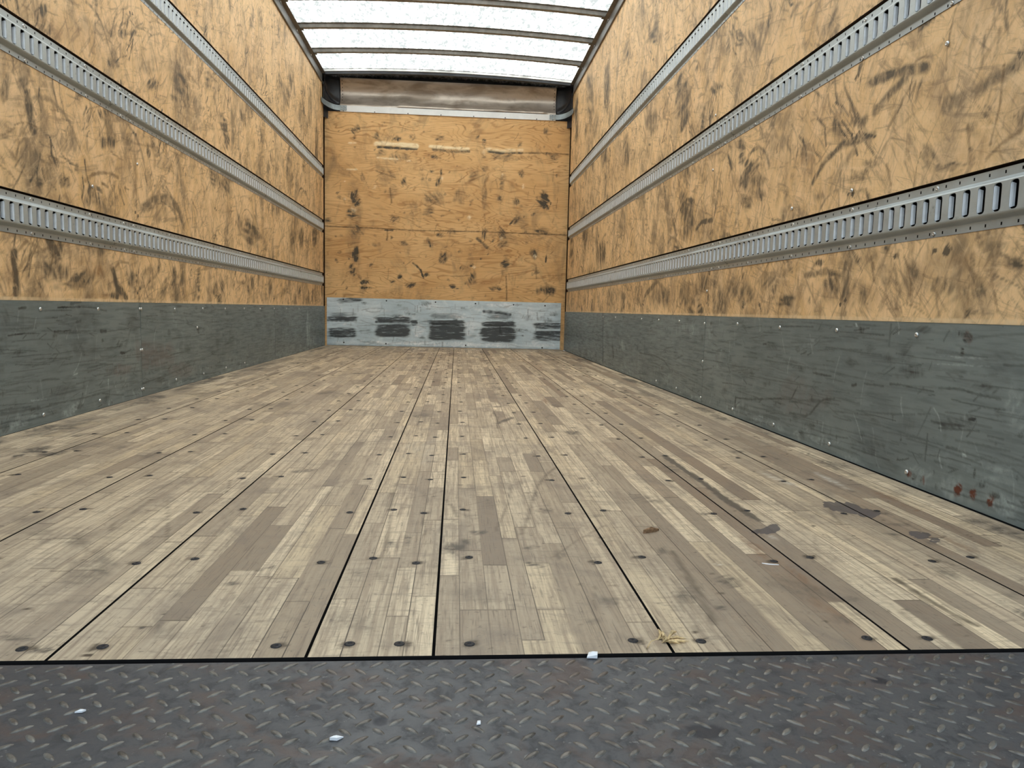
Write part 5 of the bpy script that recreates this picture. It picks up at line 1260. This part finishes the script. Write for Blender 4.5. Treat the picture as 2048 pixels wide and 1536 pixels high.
# ------------------------------------------------------------------ cargo rails (logistic track)
def rail_tile():
    """one slot pitch: vertices as (s along, t up, d out of the wall)"""
    Pp, H = PITCH, 0.1185
    b = MB()
    f_, top = -0.006, 0.0085
    # flanges with a small hole
    for (t0, t1) in ((0.0, 0.017), (H - 0.018, H)):
        sx_ = [0, Pp / 2 - .0022, Pp / 2 + .0022, Pp]
        tm = (t0 + t1) / 2
        tx_ = [t0, tm - .0032, tm + .0032, t1]
        vs = [(s_, t_, f_) for t_ in tx_ for s_ in sx_]
        fs = [(j * 4 + i, j * 4 + i + 1, (j + 1) * 4 + i + 1, (j + 1) * 4 + i) for j in range(3) for i in range(3) if not (i == 1 and j == 1)]
        b.add(vs, fs)
    # risers with rounded shoulders
    lo = [(0.017, f_), (0.0185, f_ + .001), (0.0255, top - .003), (0.0275, top - .001), (0.030, top)]
    hi = [(H - a, c) for a, c in [(0.018, f_), (0.0195, f_ + .001), (0.0255, top - .003), (0.0275, top - .001), (0.030, top)]]
    for chain in (lo, hi[::-1]):
        vs = [(s_, t_, d_) for (t_, d_) in chain for s_ in (0, Pp)]
        fs = [(2 * i, 2 * i + 1, 2 * i + 3, 2 * i + 2) for i in range(len(chain) - 1)]
        b.add(vs, fs)
    # web with the slot
    t0, t1 = 0.030, H - 0.030
    cs, ct = Pp / 2, H / 2
    hw_, hh, rr = 0.0115, 0.0285, 0.0075
    # web is only 58 mm tall, so the slot reaches close to the shoulders
    hh = (t1 - t0) / 2 - 0.0012
    loop = []
    for (qx, qy, a0) in ((1, 1, 0), (-1, 1, 90), (-1, -1, 180), (1, -1, 270)):
        for k in range(5):
            a = math.radians(a0 + 22.5 * k)
            loop.append((cs + qx * (hw_ - rr) + rr * math.cos(a), ct + qy * (hh - rr) + rr * math.sin(a)))
    n = len(loop)
    for (sa, sb) in ((0.0, cs - hw_), (cs + hw_, Pp)):
        b.add([(sa, t0, top), (sb, t0, top), (sb, ct - hh + rr, top), (sb, ct + hh - rr, top), (sb, t1, top), (sa, t1, top)], [(0, 1, 2, 3, 4, 5)])
    for half, te in ((loop[:10], t1), (loop[10:], t0)):
        vs = list((s_, t_, top) for s_, t_ in half) + [(s_, te, top) for s_, t_ in half]
        b.add(vs, [(i, i + 1, 10 + i + 1, 10 + i) for i in range(9)])
    # the edge of the sheet around the slot
    vs = [(s_, t_, top) for s_, t_ in loop] + [(cs + (s_ - cs) * .97, ct + (t_ - ct) * .99, top - .0022) for s_, t_ in loop]
    b.add(vs, [(i, (i + 1) % n, n + (i + 1) % n, n + i) for i in range(n)])
    # bent tongues on both long sides
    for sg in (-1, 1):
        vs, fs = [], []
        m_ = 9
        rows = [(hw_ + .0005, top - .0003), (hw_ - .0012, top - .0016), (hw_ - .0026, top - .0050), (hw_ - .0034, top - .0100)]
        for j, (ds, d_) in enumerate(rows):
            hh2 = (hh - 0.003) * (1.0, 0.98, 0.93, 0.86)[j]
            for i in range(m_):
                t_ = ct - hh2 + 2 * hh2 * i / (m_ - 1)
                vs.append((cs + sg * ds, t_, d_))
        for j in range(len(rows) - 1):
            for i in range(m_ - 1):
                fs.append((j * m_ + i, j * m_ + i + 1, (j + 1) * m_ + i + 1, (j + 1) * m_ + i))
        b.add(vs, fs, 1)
    return b

TILE = rail_tile()
TV = np.array(TILE.v)
def rail(side, z0, z1, ya, n_slots, label, screws, name='cargo_rail'):
    """rail from ya over n_slots pitches"""
    sc = (z1 - z0) / 0.1185
    V = []
    F = []
    for k in range(n_slots):
        v = TV.copy()
        base = k * len(TV)
        V.append(np.stack([-side * v[:, 2], v[:, 0] + k * PITCH, v[:, 1] * sc], -1))
        F += [[base + i for i in f] for f in TILE.f]
    V = np.concatenate(V)
    me = bpy.data.meshes.new(name)
    me.from_pydata(V.tolist(), [], F)
    me.polygons.foreach_set('material_index', np.tile(np.array(TILE.mi, np.int32), n_slots))
    me.update()
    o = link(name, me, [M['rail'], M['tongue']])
    o.location = (side * HW, ya, z0)
    tag(o, label, 'cargo rail', 'slotted cargo rails along the side walls')
    for y in screws:
        if ya + 0.004 < y < ya + n_slots * PITCH - 0.004:
            for z in (0.0085 * sc, (z1 - z0) - 0.009 * sc):
                put_screw(o, (side * 0.0065, y - ya, z), (0, -side * math.pi / 2, 0))
    return o

names = ['lowest', 'middle', 'top']
for side in (-1, 1):
    sn = 'left' if side < 0 else 'right'
    yj = 2.269 if side < 0 else 2.300
    st = 1.589 if side < 0 else 0.843
    scr = [st + 0.3665 * k for k in range(-4, 16)]
    scr = [y for y in scr if abs(y - yj) > 0.09] + [yj - 0.044, yj + 0.044]
    for i, (z0, z1) in enumerate(RAILS):
        nA = int((yj - 0.02) / PITCH)
        rail(side, z0, z1, yj - nA * PITCH - 0.002, nA, 'near section of the %s slotted steel rail on the %s wall' % (names[i], sn), scr)
        nB = int((6.545 - yj) / PITCH)
        rail(side, z0, z1, yj, nB, 'far section of the %s slotted steel rail on the %s wall' % (names[i], sn), scr)

# a few pan head screws straight into the plywood
for (o, side, pts) in ((wall_l, -1, [(1.60, 1.30), (1.97, 0.80), (2.35, 0.95), (2.35, 1.62), (2.35, 1.85)]), (wall_r, 1, [(1.21, 0.752), (1.21, 1.30), (1.58, 0.752), (0.84, 1.02), (2.37, 1.25), (2.37, 1.02), (2.37, 0.50)])):
    for (y, z) in pts:
        put_screw(o, (side * (HW - 0.0002), y, z), (0, -side * math.pi / 2, 0))

# ------------------------------------------------------------------ steel tread plate at the rear
def tread_plate():
    b = MB()
    zt = -0.002
    x0, x1, y0, y1 = -1.2, 1.2, -0.60, -0.0062
    b.box((x0, y0, zt - 0.006), (x1, y1, zt), 0)
    L, Wd, Hh = 0.0205, 0.0062, 0.0013
    n = 12
    def lug(cx, cy, ang, sc):
        ca, sa = math.cos(ang), math.sin(ang)
        vs = []
        for (kr, h) in ((1.0, -0.0002), (0.80, Hh * .62), (0.45, Hh * .95)):
            for i in range(n):
                a = 2 * math.pi * i / n
                u = L / 2 * kr * math.copysign(abs(math.cos(a)) ** 1.15, math.cos(a)) * sc
                v = Wd / 2 * kr * math.sin(a) * (1 if abs(math.cos(a)) < .9 else .8)
                vs.append((cx + u * ca - v * sa, cy + u * sa + v * ca, zt + h))
        fs = []
        for k in range(2):
            for i in range(n):
                j = (i + 1) % n
                fs.append((k * n + i, k * n + j, (k + 1) * n + j, (k + 1) * n + i))
        fs.append(tuple(2 * n + i for i in range(n)))
        b.add(vs, fs, 1)
    rng = random.Random(2)
    j = 0
    cy = -0.0165
    while cy > -0.42:
        k = -39
        while True:
            cx = 0.0820 + 0.03140 * k
            k += 1
            if cx > 1.18:
                break
            if cx < -1.18:
                continue
            lug(cx, cy, math.radians(42), rng.uniform(.78, 1.06))
            if cy - 0.0150 > y0 and cx + .016 < 1.18:
                lug(cx + 0.0158, cy - 0.0152, math.radians(-42), rng.uniform(.85, 1.05))
        cy -= 0.0290
    o = b.build('tread_plate', [M['tread'], M['lug']], None, False)
    sm = [len(p.vertices) == 4 and p.material_index == 1 for p in o.data.polygons]
    o.data.polygons.foreach_set('use_smooth', sm)
    tag(o, 'worn dark steel tread plate with raised lugs at the rear sill', 'tread plate')
    g = MB()  # near-black boxes added as gap shade, also stopping light from below
    g.box((-1.2, -0.62, -0.06), (1.2, 0.0, -0.0315))
    g.box((-1.2, -0.62, -0.032), (1.2, -0.02, -0.0081))
    g.box((FX1 + 0.0002, 0.0, -0.05), (1.249, 6.70, -0.010))
    g.box((-1.249, 0.0, -0.05), (FX0 - 0.0002, 6.70, -0.004))
    g.box((-1.249, 0.0, -0.06), (1.249, 6.70, -0.051))
    tag(g.build('trim_5', M['dark']), kind='structure')
tread_plate()

# ------------------------------------------------------------------ scraps lying about
def scrap(name, label, cat, loc, pts, mat, h=0.0015, group=None, crumple=0.002, seed=0):
    rng = random.Random(seed)
    b = MB()
    n = len(pts)
    top = [(x, y, h + rng.uniform(0, crumple)) for x, y in pts]
    bot = [(x, y, 0.0) for x, y in pts]
    cx, cy = sum(p[0] for p in pts) / n, sum(p[1] for p in pts) / n
    vs = bot + top + [(cx, cy, h + crumple * 1.3)]
    fs = [(i, (i + 1) % n, n + (i + 1) % n, n + i) for i in range(n)] + [(n + i, n + (i + 1) % n, 2 * n) for i in range(n)] + [tuple(range(n - 1, -1, -1))]
    b.add(vs, fs)
    o = b.build(name, mat)
    o.location = loc
    tag(o, label, cat, group)
    return o
G = 'white paper scraps'
scrap('paper_scrap', 'white paper scrap caught in the gap at the floor edge', 'paper scrap', (0.266, -0.004, -0.001), [(-.007, -.005), (.005, -.006), (.007, .003), (-.003, .006)], M['paper'], 0.001, G, 0.004, 1)
scrap('paper_scrap', 'largest white paper scrap lying on the tread plate', 'paper scrap', (-0.002, -0.159, -0.0015), [(-.006, -.002), (.001, -.003), (.006, .002), (.002, .003), (-.003, .001)], M['paper'], 0.001, G, 0.002, 2)
scrap('paper_scrap', 'small white paper scrap on the far left of the tread plate', 'paper scrap', (-0.256, -0.105, -0.0015), [(-.0045, -.0015), (.002, -.001), (.0045, .002), (-.001, .0015)], M['paper'], 0.001, G, 0.0015, 3)
scrap('paper_scrap', 'tiny white paper scrap between lugs right of the plate middle', 'paper scrap', (0.130, -0.138, -0.0015), [(-.002, -.003), (.002, -.002), (.002, .003), (-.001, .003)], M['paper'], 0.001, G, 0.001, 4)
# dry leaf tuft: blades fanning out of one stalk
def leaf_tuft(loc, label):
    root = empty('dry_leaf', loc)
    tag(root, label, 'dry leaf')
    rng = random.Random(5)
    st = MB()
    path = [(-.030, -.018, .001), (-.022, -.006, .004), (-.010, .000, .005), (.0, .004, .004)]
    for i in range(len(path) - 1):
        a, c = Vector(path[i]), Vector(path[i + 1])
        d = (c - a).normalized().cross(Vector((0, 0, 1))) * 0.0007
        u_ = Vector((0, 0, .0008))
        vs = [a - d, a + d, a + u_, c - d, c + d, c + u_]
        st.add([tuple(v) for v in vs], [(0, 1, 4, 3), (1, 2, 5, 4), (2, 0, 3, 5)])
    st.build('stalk', M['leaf'], root)
    bl = MB()
    for k in range(13):
        a = rng.uniform(-0.5, 1.5)
        L = rng.uniform(.010, .026)
        x0, y0 = rng.uniform(-.010, .006), rng.uniform(-.004, .008)
        wv = rng.uniform(.0010, .0022)
        zz = rng.uniform(.002, .008)
        ca, sa = math.cos(a), math.sin(a)
        pts = [(0, -wv * .4, 0.001), (L * .5, -wv, zz), (L, 0, zz * .5), (L * .5, wv, zz + .001), (0, wv * .4, 0.001)]
        bl.add([(x0 + u * ca - v * sa, y0 + u * sa + v * ca, z) for u, v, z in pts], [(0, 1, 2, 3, 4)])
    o = bl.build('blades', M['leaf'], root)
    md = o.modifiers.new('solid', 'SOLIDIFY')
    md.thickness = 0.0004
leaf_tuft((0.364, 0.027, 0.0), 'tuft of dry straw coloured leaf on the boards at the floor edge')
scrap('wood_splinter', 'small brown leaf curl lying on the boards right of centre', 'splinter', (0.462, 0.468, 0.0), [(-.016, -.006), (-.004, -.003), (.010, .004), (.018, .012), (.012, .012), (.0, .005), (-.014, .001)], M['leaf_brown'], 0.002, None, 0.006, 6)
scrap('paper_curl', 'thin white curl lying beside a screw on the boards', 'paper scrap', (0.615, 0.297, 0.0), [(-.015, .0065), (-.009, .002), (.0, -.001), (.010, -.0015), (.010, -.0006), (.0, .0), (-.008, .003), (-.0142, .0072)], M['paper'], 0.0006, None, 0.0004, 7)
